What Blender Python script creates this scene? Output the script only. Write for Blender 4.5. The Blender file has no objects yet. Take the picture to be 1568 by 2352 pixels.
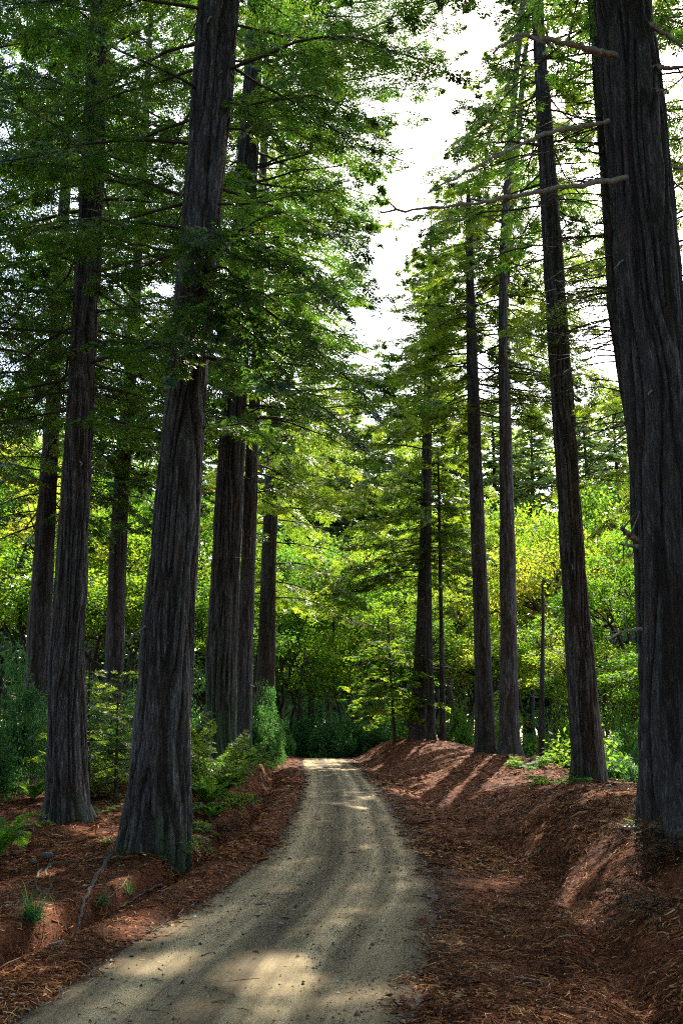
import bpy, math
import numpy as np
from mathutils import Vector

rng = np.random.default_rng(11)
D2R = math.pi / 180
scene = bpy.context.scene
COL = scene.collection

# ------------------------------------------------------------------ camera
FP, W, H = 2200.0, 1568.0, 2352.0
TH, CZ = 11.8 * D2R, 2.4
cT, sT = math.cos(TH), math.sin(TH)
cam_d = bpy.data.cameras.new('camera')
cam_d.sensor_fit = 'VERTICAL'
cam_d.sensor_height = 36.0
cam_d.lens = 36.0 * FP / H
cam_d.clip_end = 3000
cam = bpy.data.objects.new('camera', cam_d)
COL.objects.link(cam)
cam.location = (0, 0, CZ)
cam.rotation_euler = (math.pi / 2 + TH, 0, 0)
scene.camera = cam


def ray(px, py):
    dx, dy = (px - W / 2) / FP, (H / 2 - py) / FP
    return np.array([dx, cT - dy * sT, sT + dy * cT])


def at(px, py, Y):
    r = ray(px, py)
    return np.array([0, 0, CZ]) + r * (Y / r[1])


def proj(P):
    P = np.asarray(P, float)
    x, y, z = P[..., 0], P[..., 1], P[..., 2] - CZ
    f = y * cT + z * sT
    u = -y * sT + z * cT
    f = np.where(f > .01, f, .01)
    return W / 2 + FP * x / f, H / 2 - FP * u / f


SUN_AZ, SUN_EL = 17.0 * D2R, 43.0 * D2R
SUN = np.array([math.sin(SUN_AZ) * math.cos(SUN_EL), math.cos(SUN_AZ) * math.cos(SUN_EL), math.sin(SUN_EL)])


# ------------------------------------------------------------------ noise
def _hash(ix, iy, iz, seed):
    h = (ix.astype(np.int64) * 374761393 + iy.astype(np.int64) * 668265263 + iz.astype(np.int64) * 2147483647 + seed * 1274126177) & 0xFFFFFFFF
    h = ((h ^ (h >> 13)) * 1274126177) & 0xFFFFFFFF
    h = ((h ^ (h >> 16)) * 2246822519) & 0xFFFFFFFF
    return ((h ^ (h >> 15)) & 0xFFFFFF) / float(0xFFFFFF)


def vn(x, y, z=0.0, seed=0):
    x, y, z = np.broadcast_arrays(np.asarray(x, float), np.asarray(y, float), np.asarray(z, float))
    ix, iy, iz = np.floor(x), np.floor(y), np.floor(z)
    fx, fy, fz = x - ix, y - iy, z - iz
    fx, fy, fz = [f * f * (3 - 2 * f) for f in (fx, fy, fz)]
    out = 0
    for a in (0, 1):
        for b in (0, 1):
            for c in (0, 1):
                w = (fx if a else 1 - fx) * (fy if b else 1 - fy) * (fz if c else 1 - fz)
                out = out + w * _hash(ix + a, iy + b, iz + c, seed)
    return out


def fbm(x, y, z=0.0, seed=0, oct=4):
    s, a, t = 0, 1.0, 0
    for i in range(oct):
        k = 2.03 ** i
        s = s + a * vn(np.asarray(x) * k, np.asarray(y) * k, np.asarray(z) * k, seed + i * 17)
        t += a
        a *= .5
    return s / t


def sstep(a, b, x):
    t = np.clip((np.asarray(x, float) - a) / (b - a), 0, 1)
    return t * t * (3 - 2 * t)


# ------------------------------------------------------------------ terrain
_CY = np.array([-40, 0, 8, 10.5, 13, 15.6, 18, 21, 26, 34, 45, 53, 60, 70, 90, 140])
_CX = np.array([-8., -2.5, -1.0, -.72, -.32, -.03, .06, .09, .09, -.06, -.6, -1.0, -.9, 1.0, 9., 40.])
_HW = np.array([1.6, 1.6, 1.55, 1.62, 1.5, 1.39, 1.32, 1.28, 1.22, 1.25, 1.22, 1.2, 1.2, 1.2, 1.2, 1.2])
_yy = np.linspace(-40, 140, 1801)
def _smooth(v):
    a = np.interp(_yy, _CY, v)
    k = np.hanning(41); k /= k.sum()
    return np.convolve(np.pad(a, 20, mode='edge'), k, mode='valid')
_cxs, _hws = _smooth(_CX), _smooth(_HW)
def road_c(Y): return np.interp(Y, _yy, _cxs)
def road_h(Y): return np.interp(Y, _yy, _hws)


def crest(Y):
    q = np.clip(np.asarray(Y, float) - 50, 0, None)
    return -np.minimum(.0045 * q * q, .6 + .035 * q)


def terrain(X, Y):
    X, Y = np.broadcast_arrays(np.asarray(X, float), np.asarray(Y, float))
    cx, hw = road_c(Y), road_h(Y)
    wob = (fbm(X * .55, Y * .55, 0, 3) - .5)
    d = X - cx + wob * .25 * sstep(hw + .2, hw + 1.5, np.abs(X - cx))
    # left side
    e = -d - hw
    hb = np.interp(Y, [0, 12, 17, 21, 26, 32, 38, 50, 80], [.05, .0, .08, .06, .32, .64, .93, 1.25, 1.4])
    berm = .07 * np.exp(-((e - .45) / .3) ** 2)
    dd = np.interp(Y, [0, 10, 16, 24, 36, 46], [.42, .55, .55, .48, .34, .08])
    ditch = -dd * np.exp(-(np.abs(e - 1.22) / .30) ** 2.8) * (.75 + .9 * np.clip(wob + .25, 0, 1))
    bank = hb * sstep(1.25, 2.3, e) * np.interp(e, [0, 3, 6, 12, 40], [1, 1, .75, .5, .9])
    far_l = .9 * sstep(9, 25, e) * sstep(14, 40, Y) * .6
    zl = berm + ditch + bank + far_l
    # right side
    g = d - hw
    hr = np.interp(Y, [0, 9, 14, 19, 23, 27, 31, 40, 46, 50, 56, 70], [.7, .68, .68, .84, .72, .5, .55, .8, .98, 1.08, .9, .5])
    s0 = np.interp(Y, [0, 20, 28, 40, 50], [2.0, 1.9, 1.1, .6, .5])
    s1 = np.interp(Y, [0, 14, 17, 22, 27, 40, 47, 52], [4.2, 3.9, 3.8, 4.0, 5.0, 4.6, 3.2, 2.9])
    s2 = s1 + np.interp(Y, [0, 20, 27, 40, 50], [1.6, 1.0, .6, .8, 1.0])
    q = np.clip((g - s0) / (s1 - s0), 0, 1)
    prof = .55 * sstep(0, 1, q) + .45 * (1 - (1 - q) ** 2)
    rd = -.13 * np.interp(g, [0, .4, 1.75, 2.2], [0, .25, 1, 1]) * np.interp(Y, [0, 22, 30], [1, .9, .25])
    rdd = -np.interp(Y, [0, 10, 20, 27, 40], [.12, .15, .13, .10, .0]) * np.exp(-((g - s0) / .3) ** 2)
    zr = rd * (1 - prof) + rdd + hr * prof - 1.3 * sstep(0, 1, (g - s2) / 4.5) * np.interp(Y, [0, 14, 20], [.2, .5, 1])
    z = np.where(d < 0, np.where(e > 0, zl, 0), np.where(g > 0, zr, 0))
    out = np.where(d < 0, e, g)
    # lumps
    z = z + sstep(.1, 1.4, out) * ((fbm(X * .8, Y * .8, 0, 9) - .5) * .22 + (fbm(X * 3.1, Y * 3.1, 0, 21, 3) - .5) * .09)
    z = z + sstep(-.15, .35, out) * (fbm(X * 7, Y * 7, 0, 31, 3) - .5) * .05
    # mounds at the trees' feet
    for mx, my, mh, mr in MOUNDS:
        z = z + mh * np.exp(-((X - mx) ** 2 + (Y - my) ** 2) / (mr * mr))
    z = z - .05 * (1 - sstep(-.12, .1, out + (fbm(X * 2.3, Y * 2.3, 0, 77, 3) - .5) * .5)) - .05 * (1 - sstep(-.4, -.2, out))
    return z + crest(Y)


MOUNDS = [(-3.05, 17.0, .16, 1.3), (-5.8, 21, .1, 1.2), (4.6, 14, .22, 1.1), (3.9, 11.5, .10, .9), (4.0, 17.5, .12, .8), (6.5, 26, .05, 1.0)]


def ground_hit(px, py, ymin=6, ymax=110):
    r = ray(px, py)
    Y = np.linspace(ymin, ymax, 6000)
    t = Y / r[1]
    X, Z = r[0] * t, CZ + r[2] * t
    below = Z < terrain(X, Y)
    i = int(np.argmax(below)) if below.any() else len(Y) - 1
    return np.array([X[i], Y[i], float(terrain(X[i], Y[i]))])


# ------------------------------------------------------------------ mesh helpers
def make_mesh(name, V, F, mats, smooth=False, face_attr=None, point_attr=None, mat_idx=None):
    V = np.ascontiguousarray(V, dtype=np.float32)
    me = bpy.data.meshes.new(name)
    me.vertices.add(len(V))
    me.vertices.foreach_set('co', V.ravel())
    if not isinstance(F, list):
        F = [F]
    F = [np.asarray(f, dtype=np.int32) for f in F if len(f)]
    loops = np.concatenate([f.ravel() for f in F])
    totals = np.concatenate([np.full(len(f), f.shape[1], np.int32) for f in F])
    starts = np.concatenate([[0], np.cumsum(totals)[:-1]]).astype(np.int32)
    me.loops.add(len(loops))
    me.loops.foreach_set('vertex_index', loops)
    me.polygons.add(len(totals))
    me.polygons.foreach_set('loop_start', starts)
    me.polygons.foreach_set('loop_total', totals)
    if smooth:
        me.polygons.foreach_set('use_smooth', np.ones(len(totals), dtype=bool))
    for m in mats if isinstance(mats, (list, tuple)) else [mats]:
        me.materials.append(m)
    if mat_idx is not None:
        me.polygons.foreach_set('material_index', np.asarray(mat_idx, np.int32))
    for k, v in (face_attr or {}).items():
        me.attributes.new(k, 'FLOAT', 'FACE').data.foreach_set('value', np.asarray(v, np.float32))
    for k, v in (point_attr or {}).items():
        me.attributes.new(k, 'FLOAT', 'POINT').data.foreach_set('value', np.asarray(v, np.float32))
    me.update(calc_edges=True)
    return me


def link(name, me, parent=None, **props):
    o = bpy.data.objects.new(name, me)
    COL.objects.link(o)
    if parent is not None:
        o.parent = parent
    for k, v in props.items():
        o[k] = v
    return o


def thing(name, label, cat, loc=(0, 0, 0), group=None):
    o = bpy.data.objects.new(name, None)
    COL.objects.link(o)
    o.location = tuple(float(c) for c in loc)
    o.empty_display_size = .3
    o['label'] = label
    o['category'] = cat
    if group:
        o['group'] = group
    return o


def copy_tree(o, parent=None):
    c = o.copy()
    COL.objects.link(c)
    if parent is not None:
        c.parent = parent
    for ch in list(o.children):
        copy_tree(ch, c)
    return c


class Geo:
    """collects quads / triangles for one mesh"""
    def __init__(self):
        self.v, self.f, self.r, self.m, self.n = [], [], [], [], 0

    def add(self, V, F, rnd=None, mat=0):
        V = np.asarray(V, float).reshape(-1, 3)
        F = np.asarray(F, int)
        if not len(F):
            return
        self.v.append(V)
        self.f.append(F + self.n)
        self.n += len(V)
        self.r.append(np.full(len(F), .5) if rnd is None else rnd)
        self.m.append(np.full(len(F), mat))

    def mesh(self, name, mats, origin=(0, 0, 0), smooth=False):
        V = np.concatenate(self.v) - np.asarray(origin, float)
        return make_mesh(name, V, np.concatenate(self.f), mats, smooth, {'rnd': np.concatenate(self.r)}, None, np.concatenate(self.m))


def norm(a):
    return a / np.maximum(np.linalg.norm(a, axis=-1, keepdims=True), 1e-9)


def tube(P, R, k=6):
    """quads of a tube through P (n,3) with radii R"""
    P = np.asarray(P, float)
    n = len(P)
    R = np.broadcast_to(np.asarray(R, float), (n,))
    T = norm(np.gradient(P, axis=0))
    ref = np.array([0, 0, 1.]) if abs(T[:, 2]).mean() < .8 else np.array([1., 0, 0])
    A = norm(np.cross(T, ref))
    B = np.cross(T, A)
    a = np.arange(k) * 2 * math.pi / k
    V = P[:, None] + R[:, None, None] * (A[:, None] * np.cos(a)[None, :, None] + B[:, None] * np.sin(a)[None, :, None])
    i, j = np.meshgrid(np.arange(n - 1), np.arange(k), indexing='ij')
    j2 = (j + 1) % k
    F = np.stack([i * k + j, i * k + j2, (i + 1) * k + j2, (i + 1) * k + j], -1).reshape(-1, 4)
    return V.reshape(-1, 3), F


def prisms(A, B, r0, r1):
    """many straight 3-sided twigs A->B"""
    n = len(A)
    T = norm(B - A)
    S = norm(np.cross(T, np.array([.13, .21, 1.])))
    U = np.cross(S, T)
    V = np.empty((n, 6, 3))
    for q in range(3):
        c, s = math.cos(q * 2.094), math.sin(q * 2.094)
        o = S * c + U * s
        V[:, q] = A + o * np.reshape(r0, (-1, 1))
        V[:, 3 + q] = B + o * np.reshape(r1, (-1, 1))
    b = np.arange(n)[:, None] * 6
    F = np.concatenate([b + np.array([[q, (q + 1) % 3, 3 + (q + 1) % 3, 3 + q]]) for q in range(3)])
    return V.reshape(-1, 3), F


def leaves(P, D, N, L, Wd):
    """rhombic leaves, base P, direction D, normal N"""
    S = norm(np.cross(D, N))
    L = np.reshape(L, (-1, 1)); Wd = np.reshape(Wd, (-1, 1))
    n = len(P)
    V = np.empty((n, 4, 3))
    V[:, 0] = P
    V[:, 1] = P + D * L * .45 + S * Wd * .5
    V[:, 2] = P + D * L
    V[:, 3] = P + D * L * .45 - S * Wd * .5
    return V.reshape(-1, 3), np.arange(n * 4).reshape(n, 4)


# ------------------------------------------------------------------ materials
def nt(name):
    m = bpy.data.materials.new(name)
    m.use_nodes = True
    t = m.node_tree
    t.nodes.clear()
    return m, t, t.nodes, t.links


def ramp(N, stops, interp='LINEAR'):
    r = N.new('ShaderNodeValToRGB')
    cr = r.color_ramp
    cr.interpolation = interp
    while len(cr.elements) < len(stops):
        cr.elements.new(.5)
    for e, (p, c) in zip(cr.elements, stops):
        e.position = p
        e.color = (*c, 1) if len(c) == 3 else c
    return r


def noise(N, Lk, vec, scale, detail=4, rough=.55, dist=0):
    n = N.new('ShaderNodeTexNoise')
    n.inputs['Scale'].default_value = scale
    n.inputs['Detail'].default_value = detail
    n.inputs['Roughness'].default_value = rough
    n.inputs['Distortion'].default_value = dist
    if vec is not None:
        Lk.new(vec, n.inputs['Vector'])
    return n


def mapping(N, Lk, vec, sc):
    m = N.new('ShaderNodeMapping')
    m.inputs['Scale'].default_value = sc
    Lk.new(vec, m.inputs['Vector'])
    return m.outputs[0]


def mix(N, Lk, fac, a, b, mode='MIX'):
    m = N.new('ShaderNodeMix')
    m.data_type = 'RGBA'
    m.blend_type = mode
    for s, v in ((m.inputs[0], fac), (m.inputs[6], a), (m.inputs[7], b)):
        if hasattr(v, 'links'):
            Lk.new(v, s)
        else:
            s.default_value = v if not isinstance(v, tuple) else (*v, 1)
    return m.outputs[2]


def leaf_mat(name, stops, trans, tfac=.45, rough=.42, spec=.5, vary=0.0):
    m, t, N, L = nt(name)
    out = N.new('ShaderNodeOutputMaterial')
    a = N.new('ShaderNodeAttribute'); a.attribute_name = 'rnd'
    oi = N.new('ShaderNodeObjectInfo')
    r = ramp(N, stops)
    tone = N.new('ShaderNodeMath'); tone.operation = 'MULTIPLY_ADD'       # each plant has its own tint
    sb = N.new('ShaderNodeMath'); sb.operation = 'SUBTRACT'; L.new(oi.outputs['Random'], sb.inputs[0]); sb.inputs[1].default_value = .5
    L.new(sb.outputs[0], tone.inputs[0]); tone.inputs[1].default_value = vary; L.new(a.outputs['Fac'], tone.inputs[2])
    L.new(tone.outputs[0], r.inputs[0])
    p = N.new('ShaderNodeBsdfPrincipled')
    p.inputs['Roughness'].default_value = rough
    p.inputs['Specular IOR Level'].default_value = spec
    L.new(r.outputs[0], p.inputs['Base Color'])
    r2 = ramp(N, trans)
    L.new(tone.outputs[0], r2.inputs[0])
    tr = N.new('ShaderNodeBsdfTranslucent')
    L.new(r2.outputs[0], tr.inputs['Color'])
    mx = N.new('ShaderNodeMixShader'); mx.inputs[0].default_value = tfac
    L.new(p.outputs[0], mx.inputs[1]); L.new(tr.outputs[0], mx.inputs[2])
    L.new(mx.outputs[0], out.inputs[0])
    return m


def bark_mat(name, dark, mid, light, moss=0.0, moss_top=2.0, sc=1.0, red=(.11, .045, .025)):
    m, t, N, L = nt(name)
    out = N.new('ShaderNodeOutputMaterial')
    tc = N.new('ShaderNodeTexCoord')
    v = tc.outputs['Object']
    st = mapping(N, L, v, (1, 1, .13))
    n1 = noise(N, L, st, 24 * sc, 8, .72, .3)
    n2 = noise(N, L, mapping(N, L, v, (1, 1, .09)), 80 * sc, 5, .75)
    n3 = noise(N, L, mapping(N, L, v, (1, 1, .3)), 2.2 * sc, 4, .6)
    r = ramp(N, [(.30, dark), (.50, mid), (.68, light)])
    L.new(n1.outputs[0], r.inputs[0])
    r2 = ramp(N, [(.36, (.55, .52, .5)), (.6, (1.15, 1.12, 1.1))])
    L.new(n2.outputs[0], r2.inputs[0])
    c = mix(N, L, 1.0, r.outputs[0], r2.outputs[0], 'MULTIPLY')
    rr = ramp(N, [(.60, (0, 0, 0)), (.75, (.6, .6, .6))])
    L.new(n3.outputs[0], rr.inputs[0])
    c = mix(N, L, rr.outputs[0], c, red)
    # reddish inner bark in fissures, darkened further as painted shade; worn ridges grey
    ra = N.new('ShaderNodeAttribute'); ra.attribute_name = 'ridge'
    rf = ramp(N, [(.25, (.62, .50, .42)), (.8, (1.15, 1.15, 1.17))])
    L.new(ra.outputs['Fac'], rf.inputs[0])
    c = mix(N, L, 1.0, c, rf.outputs[0], 'MULTIPLY')
    # pale lichen flecks
    n5 = noise(N, L, mapping(N, L, v, (1, 1, .35)), 13, 6, .7)
    rl = ramp(N, [(.62, (0, 0, 0)), (.72, (.6, .6, .6))])
    L.new(n5.outputs[0], rl.inputs[0])
    c = mix(N, L, rl.outputs[0], c, (.16, .19, .17))
    if moss > 0:
        n4 = noise(N, L, mapping(N, L, v, (1, 1, .25)), 4.5, 6, .65)
        sep = N.new('ShaderNodeSeparateXYZ'); L.new(v, sep.inputs[0])
        mr = N.new('ShaderNodeMapRange')
        mr.inputs[1].default_value = moss_top; mr.inputs[2].default_value = -.2
        mr.inputs[3].default_value = -.28; mr.inputs[4].default_value = .12 * moss
        L.new(sep.outputs[2], mr.inputs[0])
        ad = N.new('ShaderNodeMath'); ad.operation = 'ADD'
        L.new(n4.outputs[0], ad.inputs[0]); L.new(mr.outputs[0], ad.inputs[1])
        rm = ramp(N, [(.5, (0, 0, 0)), (.64, (.85, .85, .85))])
        L.new(ad.outputs[0], rm.inputs[0])
        c = mix(N, L, rm.outputs[0], c, (.05, .075, .028))
    p = N.new('ShaderNodeBsdfPrincipled')
    p.inputs['Roughness'].default_value = .8
    p.inputs['Specular IOR Level'].default_value = .3
    L.new(c, p.inputs['Base Color'])
    b = N.new('ShaderNodeBump'); b.inputs['Strength'].default_value = .9; b.inputs['Distance'].default_value = .03
    mh = N.new('ShaderNodeMath'); mh.operation = 'MULTIPLY_ADD'
    L.new(n2.outputs[0], mh.inputs[0]); mh.inputs[1].default_value = .5; L.new(n1.outputs[0], mh.inputs[2])
    L.new(mh.outputs[0], b.inputs['Height'])
    L.new(b.outputs[0], p.inputs['Normal'])
    L.new(p.outputs[0], out.inputs[0])
    return m


def simple_mat(name, stops, scale=8, rough=.85, bump=.3, stretch=(1, 1, 1), attr=False, spec=.3):
    m, t, N, L = nt(name)
    out = N.new('ShaderNodeOutputMaterial')
    p = N.new('ShaderNodeBsdfPrincipled')
    p.inputs['Roughness'].default_value = rough
    p.inputs['Specular IOR Level'].default_value = .06 if attr else spec
    r = ramp(N, stops)
    if attr:
        a = N.new('ShaderNodeAttribute'); a.attribute_name = 'rnd'
        L.new(a.outputs['Fac'], r.inputs[0])
    else:
        tc = N.new('ShaderNodeTexCoord')
        n = noise(N, L, mapping(N, L, tc.outputs['Object'], stretch), scale, 6, .6)
        L.new(n.outputs[0], r.inputs[0])
        if bump:
            b = N.new('ShaderNodeBump'); b.inputs['Strength'].default_value = bump; b.inputs['Distance'].default_value = .02
            L.new(n.outputs[0], b.inputs['Height']); L.new(b.outputs[0], p.inputs['Normal'])
    L.new(r.outputs[0], p.inputs['Base Color'])
    L.new(p.outputs[0], out.inputs[0])
    return m


def ground_mat():
    m, t, N, L = nt('needle_ground')
    out = N.new('ShaderNodeOutputMaterial')
    tc = N.new('ShaderNodeTexCoord'); v = tc.outputs['Object']
    n1 = noise(N, L, v, .9, 5, .6)
    n2 = noise(N, L, v, 26, 8, .75, .8)
    n3 = noise(N, L, mapping(N, L, v, (1, .35, 1)), 70, 4, .7, 1.5)
    r = ramp(N, [(.30, (.030, .011, .006)), (.46, (.125, .039, .014)), (.60, (.245, .086, .029)), (.76, (.40, .175, .065))])
    L.new(n2.outputs[0], r.inputs[0])
    r3 = ramp(N, [(.35, (.45, .42, .40)), (.65, (1.25, 1.2, 1.15))])
    L.new(n3.outputs[0], r3.inputs[0])
    c = mix(N, L, 1.0, r.outputs[0], r3.outputs[0], 'MULTIPLY')
    r1 = ramp(N, [(.38, (.55, .52, .52)), (.62, (1.15, 1.05, 1.0))])
    L.new(n1.outputs[0], r1.inputs[0])
    c = mix(N, L, 1.0, c, r1.outputs[0], 'MULTIPLY')
    # dark trodden soil beside the road
    a = N.new('ShaderNodeAttribute'); a.attribute_name = 'soil'
    ad = N.new('ShaderNodeMath'); ad.operation = 'MULTIPLY_ADD'
    n4 = noise(N, L, v, 3.5, 6, .7)
    L.new(n4.outputs[0], ad.inputs[0]); ad.inputs[1].default_value = 1.3; L.new(a.outputs['Fac'], ad.inputs[2])
    rs = ramp(N, [(.95, (0, 0, 0)), (1.0, (.75, .75, .75))])
    sc = N.new('ShaderNodeMath'); sc.operation = 'MULTIPLY'; sc.inputs[1].default_value = .75
    L.new(ad.outputs[0], sc.inputs[0]); L.new(sc.outputs[0], rs.inputs[0])
    c = mix(N, L, rs.outputs[0], c, (.050, .036, .026))
    # moss spots
    n5 = noise(N, L, v, 1.7, 6, .7)
    rm = ramp(N, [(.64, (0, 0, 0)), (.70, (.7, .7, .7))])
    L.new(n5.outputs[0], rm.inputs[0])
    c = mix(N, L, rm.outputs[0], c, (.045, .07, .018))
    p = N.new('ShaderNodeBsdfPrincipled')
    p.inputs['Roughness'].default_value = .9; p.inputs['Specular IOR Level'].default_value = .15
    L.new(c, p.inputs['Base Color'])
    b = N.new('ShaderNodeBump'); b.inputs['Strength'].default_value = 1.0; b.inputs['Distance'].default_value = .04
    mh = N.new('ShaderNodeMath'); mh.operation = 'MULTIPLY_ADD'
    L.new(n3.outputs[0], mh.inputs[0]); mh.inputs[1].default_value = .5; L.new(n2.outputs[0], mh.inputs[2])
    L.new(mh.outputs[0], b.inputs['Height']); L.new(b.outputs[0], p.inputs['Normal'])
    L.new(p.outputs[0], out.inputs[0])
    return m


def road_mat():
    m, t, N, L = nt('dirt_road')
    out = N.new('ShaderNodeOutputMaterial')
    tc = N.new('ShaderNodeTexCoord'); v = tc.outputs['Object']
    ad = N.new('ShaderNodeAttribute'); ad.attribute_name = 'across'
    al = N.new('ShaderNodeAttribute'); al.attribute_name = 'along'
    cb = N.new('ShaderNodeCombineXYZ')
    L.new(ad.outputs['Fac'], cb.inputs[0]); L.new(al.outputs['Fac'], cb.inputs[1])
    pv = cb.outputs[0]
    n1 = noise(N, L, mapping(N, L, pv, (1, .05, 1)), 4.2, 5, .62, .15)     # wheel streaks
    n2 = noise(N, L, mapping(N, L, pv, (1, .25, 1)), 1.6, 5, .65)
    n3 = noise(N, L, v, 38, 6, .75)
    n6 = noise(N, L, mapping(N, L, pv, (1, .03, 1)), 15, 4, .6)
    r = ramp(N, [(.30, (.185, .138, .080)), (.46, (.255, .193, .110)), (.56, (.30, .230, .130)), (.7, (.35, .270, .156))])
    mh0 = N.new('ShaderNodeMath'); mh0.operation = 'MULTIPLY_ADD'
    s6 = N.new('ShaderNodeMath'); s6.operation = 'SUBTRACT'; L.new(n6.outputs[0], s6.inputs[0]); s6.inputs[1].default_value = .5
    L.new(s6.outputs[0], mh0.inputs[0]); mh0.inputs[1].default_value = .35; L.new(n1.outputs[0], mh0.inputs[2])
    L.new(mh0.outputs[0], r.inputs[0])
    r2 = ramp(N, [(.35, (.50, .48, .46)), (.62, (1.12, 1.12, 1.1))])
    L.new(n2.outputs[0], r2.inputs[0])
    c = mix(N, L, .4, r.outputs[0], r2.outputs[0], 'MULTIPLY')
    r3 = ramp(N, [(.3, (.72, .71, .70)), (.5, (1, 1, 1)), (.72, (1.22, 1.2, 1.17))])
    L.new(n3.outputs[0], r3.inputs[0])
    c = mix(N, L, 1.0, c, r3.outputs[0], 'MULTIPLY')
    # the wheels keep to the same parallel bands
    mr = N.new('ShaderNodeMapRange')
    mr.inputs[1].default_value = -1.7; mr.inputs[2].default_value = 1.7
    wob = N.new('ShaderNodeMath'); wob.operation = 'MULTIPLY_ADD'
    nw = noise(N, L, mapping(N, L, pv, (.3, .12, 1)), 1.0, 3, .5)
    L.new(nw.outputs[0], wob.inputs[0]); wob.inputs[1].default_value = .30; L.new(ad.outputs['Fac'], wob.inputs[2])
    L.new(wob.outputs[0], mr.inputs[0])
    g_ = lambda q: (q, q, q * .98)
    rb = ramp(N, [(0, g_(.6)), (.17, g_(.72)), (.25, g_(1.15)), (.30, g_(1.3)), (.345, g_(.8)), (.375, g_(1.05)), (.41, g_(.62)), (.47, g_(.40)), (.53, g_(.45)), (.57, g_(.95)), (.61, g_(.7)), (.65, g_(1.2)), (.70, g_(1.3)), (.745, g_(.6)), (.79, g_(.72)), (.83, g_(1.2)), (.88, g_(.8)), (.95, g_(.55))])
    L.new(mr.outputs[0], rb.inputs[0])
    c = mix(N, L, 1.0, c, rb.outputs[0], 'MULTIPLY')
    # damp dark borders
    ab = N.new('ShaderNodeAttribute'); ab.attribute_name = 'edge'
    n4 = noise(N, L, v, 2.6, 7, .72)
    mm = N.new('ShaderNodeMath'); mm.operation = 'MULTIPLY_ADD'
    s4 = N.new('ShaderNodeMath'); s4.operation = 'SUBTRACT'; L.new(n4.outputs[0], s4.inputs[0]); s4.inputs[1].default_value = .5
    L.new(s4.outputs[0], mm.inputs[0]); mm.inputs[1].default_value = 1.1; L.new(ab.outputs['Fac'], mm.inputs[2])
    re = ramp(N, [(.55, (0, 0, 0)), (.95, (.9, .9, .9))])
    L.new(mm.outputs[0], re.inputs[0])
    c = mix(N, L, re.outputs[0], c, (.060, .044, .030))
    # dark needle crumbs
    vo = N.new('ShaderNodeTexVoronoi'); vo.inputs['Scale'].default_value = 24
    L.new(mapping(N, L, v, (1, 1.3, 1)), vo.inputs['Vector'])
    rv = ramp(N, [(.10, (1, 1, 1)), (.2, (0, 0, 0))])
    L.new(vo.outputs['Distance'], rv.inputs[0])
    n7 = noise(N, L, v, 1.3, 4, .6)
    r7 = ramp(N, [(.45, (0, 0, 0)), (.6, (1, 1, 1))])
    L.new(n7.outputs[0], r7.inputs[0])
    f7 = mix(N, L, 1.0, rv.outputs[0], r7.outputs[0], 'MULTIPLY')
    c = mix(N, L, f7, c, (.05, .035, .022))
    p = N.new('ShaderNodeBsdfPrincipled')
    p.inputs['Roughness'].default_value = .92; p.inputs['Specular IOR Level'].default_value = .15
    L.new(c, p.inputs['Base Color'])
    b = N.new('ShaderNodeBump'); b.inputs['Strength'].default_value = .45; b.inputs['Distance'].default_value = .015
    L.new(n3.outputs[0], b.inputs['Height']); L.new(b.outputs[0], p.inputs['Normal'])
    L.new(p.outputs[0], out.inputs[0])
    return m


M_BARK = bark_mat('redwood_bark', (.017, .0135, .0125), (.054, .046, .042), (.21, .20, .195), moss=.8, moss_top=1.6)
M_BARK_DARK = bark_mat('dark_redwood_bark', (.016, .013, .012), (.042, .036, .033), (.135, .125, .12), moss=.3, moss_top=1.5)
M_BARK_MOSS = bark_mat('mossy_redwood_bark', (.020, .018, .015), (.045, .041, .034), (.14, .14, .12), moss=2.2, moss_top=5.5)
M_STEM = simple_mat('understory_bark', [(.3, (.018, .015, .011)), (.7, (.06, .052, .036))], 14, stretch=(1, 1, .3), bump=.5)
M_BRANCH = simple_mat('branch_bark', [(.3, (.028, .020, .015)), (.7, (.085, .066, .05))], 20, stretch=(1, 1, 1), bump=.4)
M_DEAD = simple_mat('dead_branch_wood', [(.3, (.12, .095, .075)), (.7, (.34, .29, .24))], 16, bump=.4)
M_NEEDLE = leaf_mat('redwood_needles',
                    [(0, (.017, .038, .009)), (.6, (.034, .070, .012)), (.93, (.060, .10, .015)), (1, (.13, .09, .03))],
                    [(0, (.055, .17, .018)), (.6, (.13, .29, .02)), (.95, (.28, .42, .03)), (1, (.4, .26, .05))], .48, .32, .7)
M_NEEDLE_LIT = leaf_mat('redwood_needles_lit',  # lighter copy of the needles, sunlight put into the colour
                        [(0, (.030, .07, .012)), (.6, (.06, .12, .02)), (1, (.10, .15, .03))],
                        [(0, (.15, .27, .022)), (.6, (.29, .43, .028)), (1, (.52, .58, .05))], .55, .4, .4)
M_BROAD = leaf_mat('broadleaf_leaves',
                   [(0, (.022, .065, .010)), (.6, (.04, .10, .012)), (1, (.08, .13, .015))],
                   [(0, (.08, .23, .015)), (.35, (.19, .37, .02)), (.7, (.44, .55, .03)), (1, (.70, .64, .06))], .58, .6, .08, .7)
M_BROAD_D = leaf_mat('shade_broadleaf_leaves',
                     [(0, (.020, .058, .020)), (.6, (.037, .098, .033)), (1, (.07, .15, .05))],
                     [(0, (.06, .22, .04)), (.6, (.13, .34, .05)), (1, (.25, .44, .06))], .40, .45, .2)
M_FAR = leaf_mat('far_conifer_needles', [(0, (.05, .085, .035)), (1, (.10, .15, .06))], [(0, (.30, .46, .10)), (1, (.60, .72, .20))], .6, .6, .1)  # paler than the near needles, a sunlit look put into the colour
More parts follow.
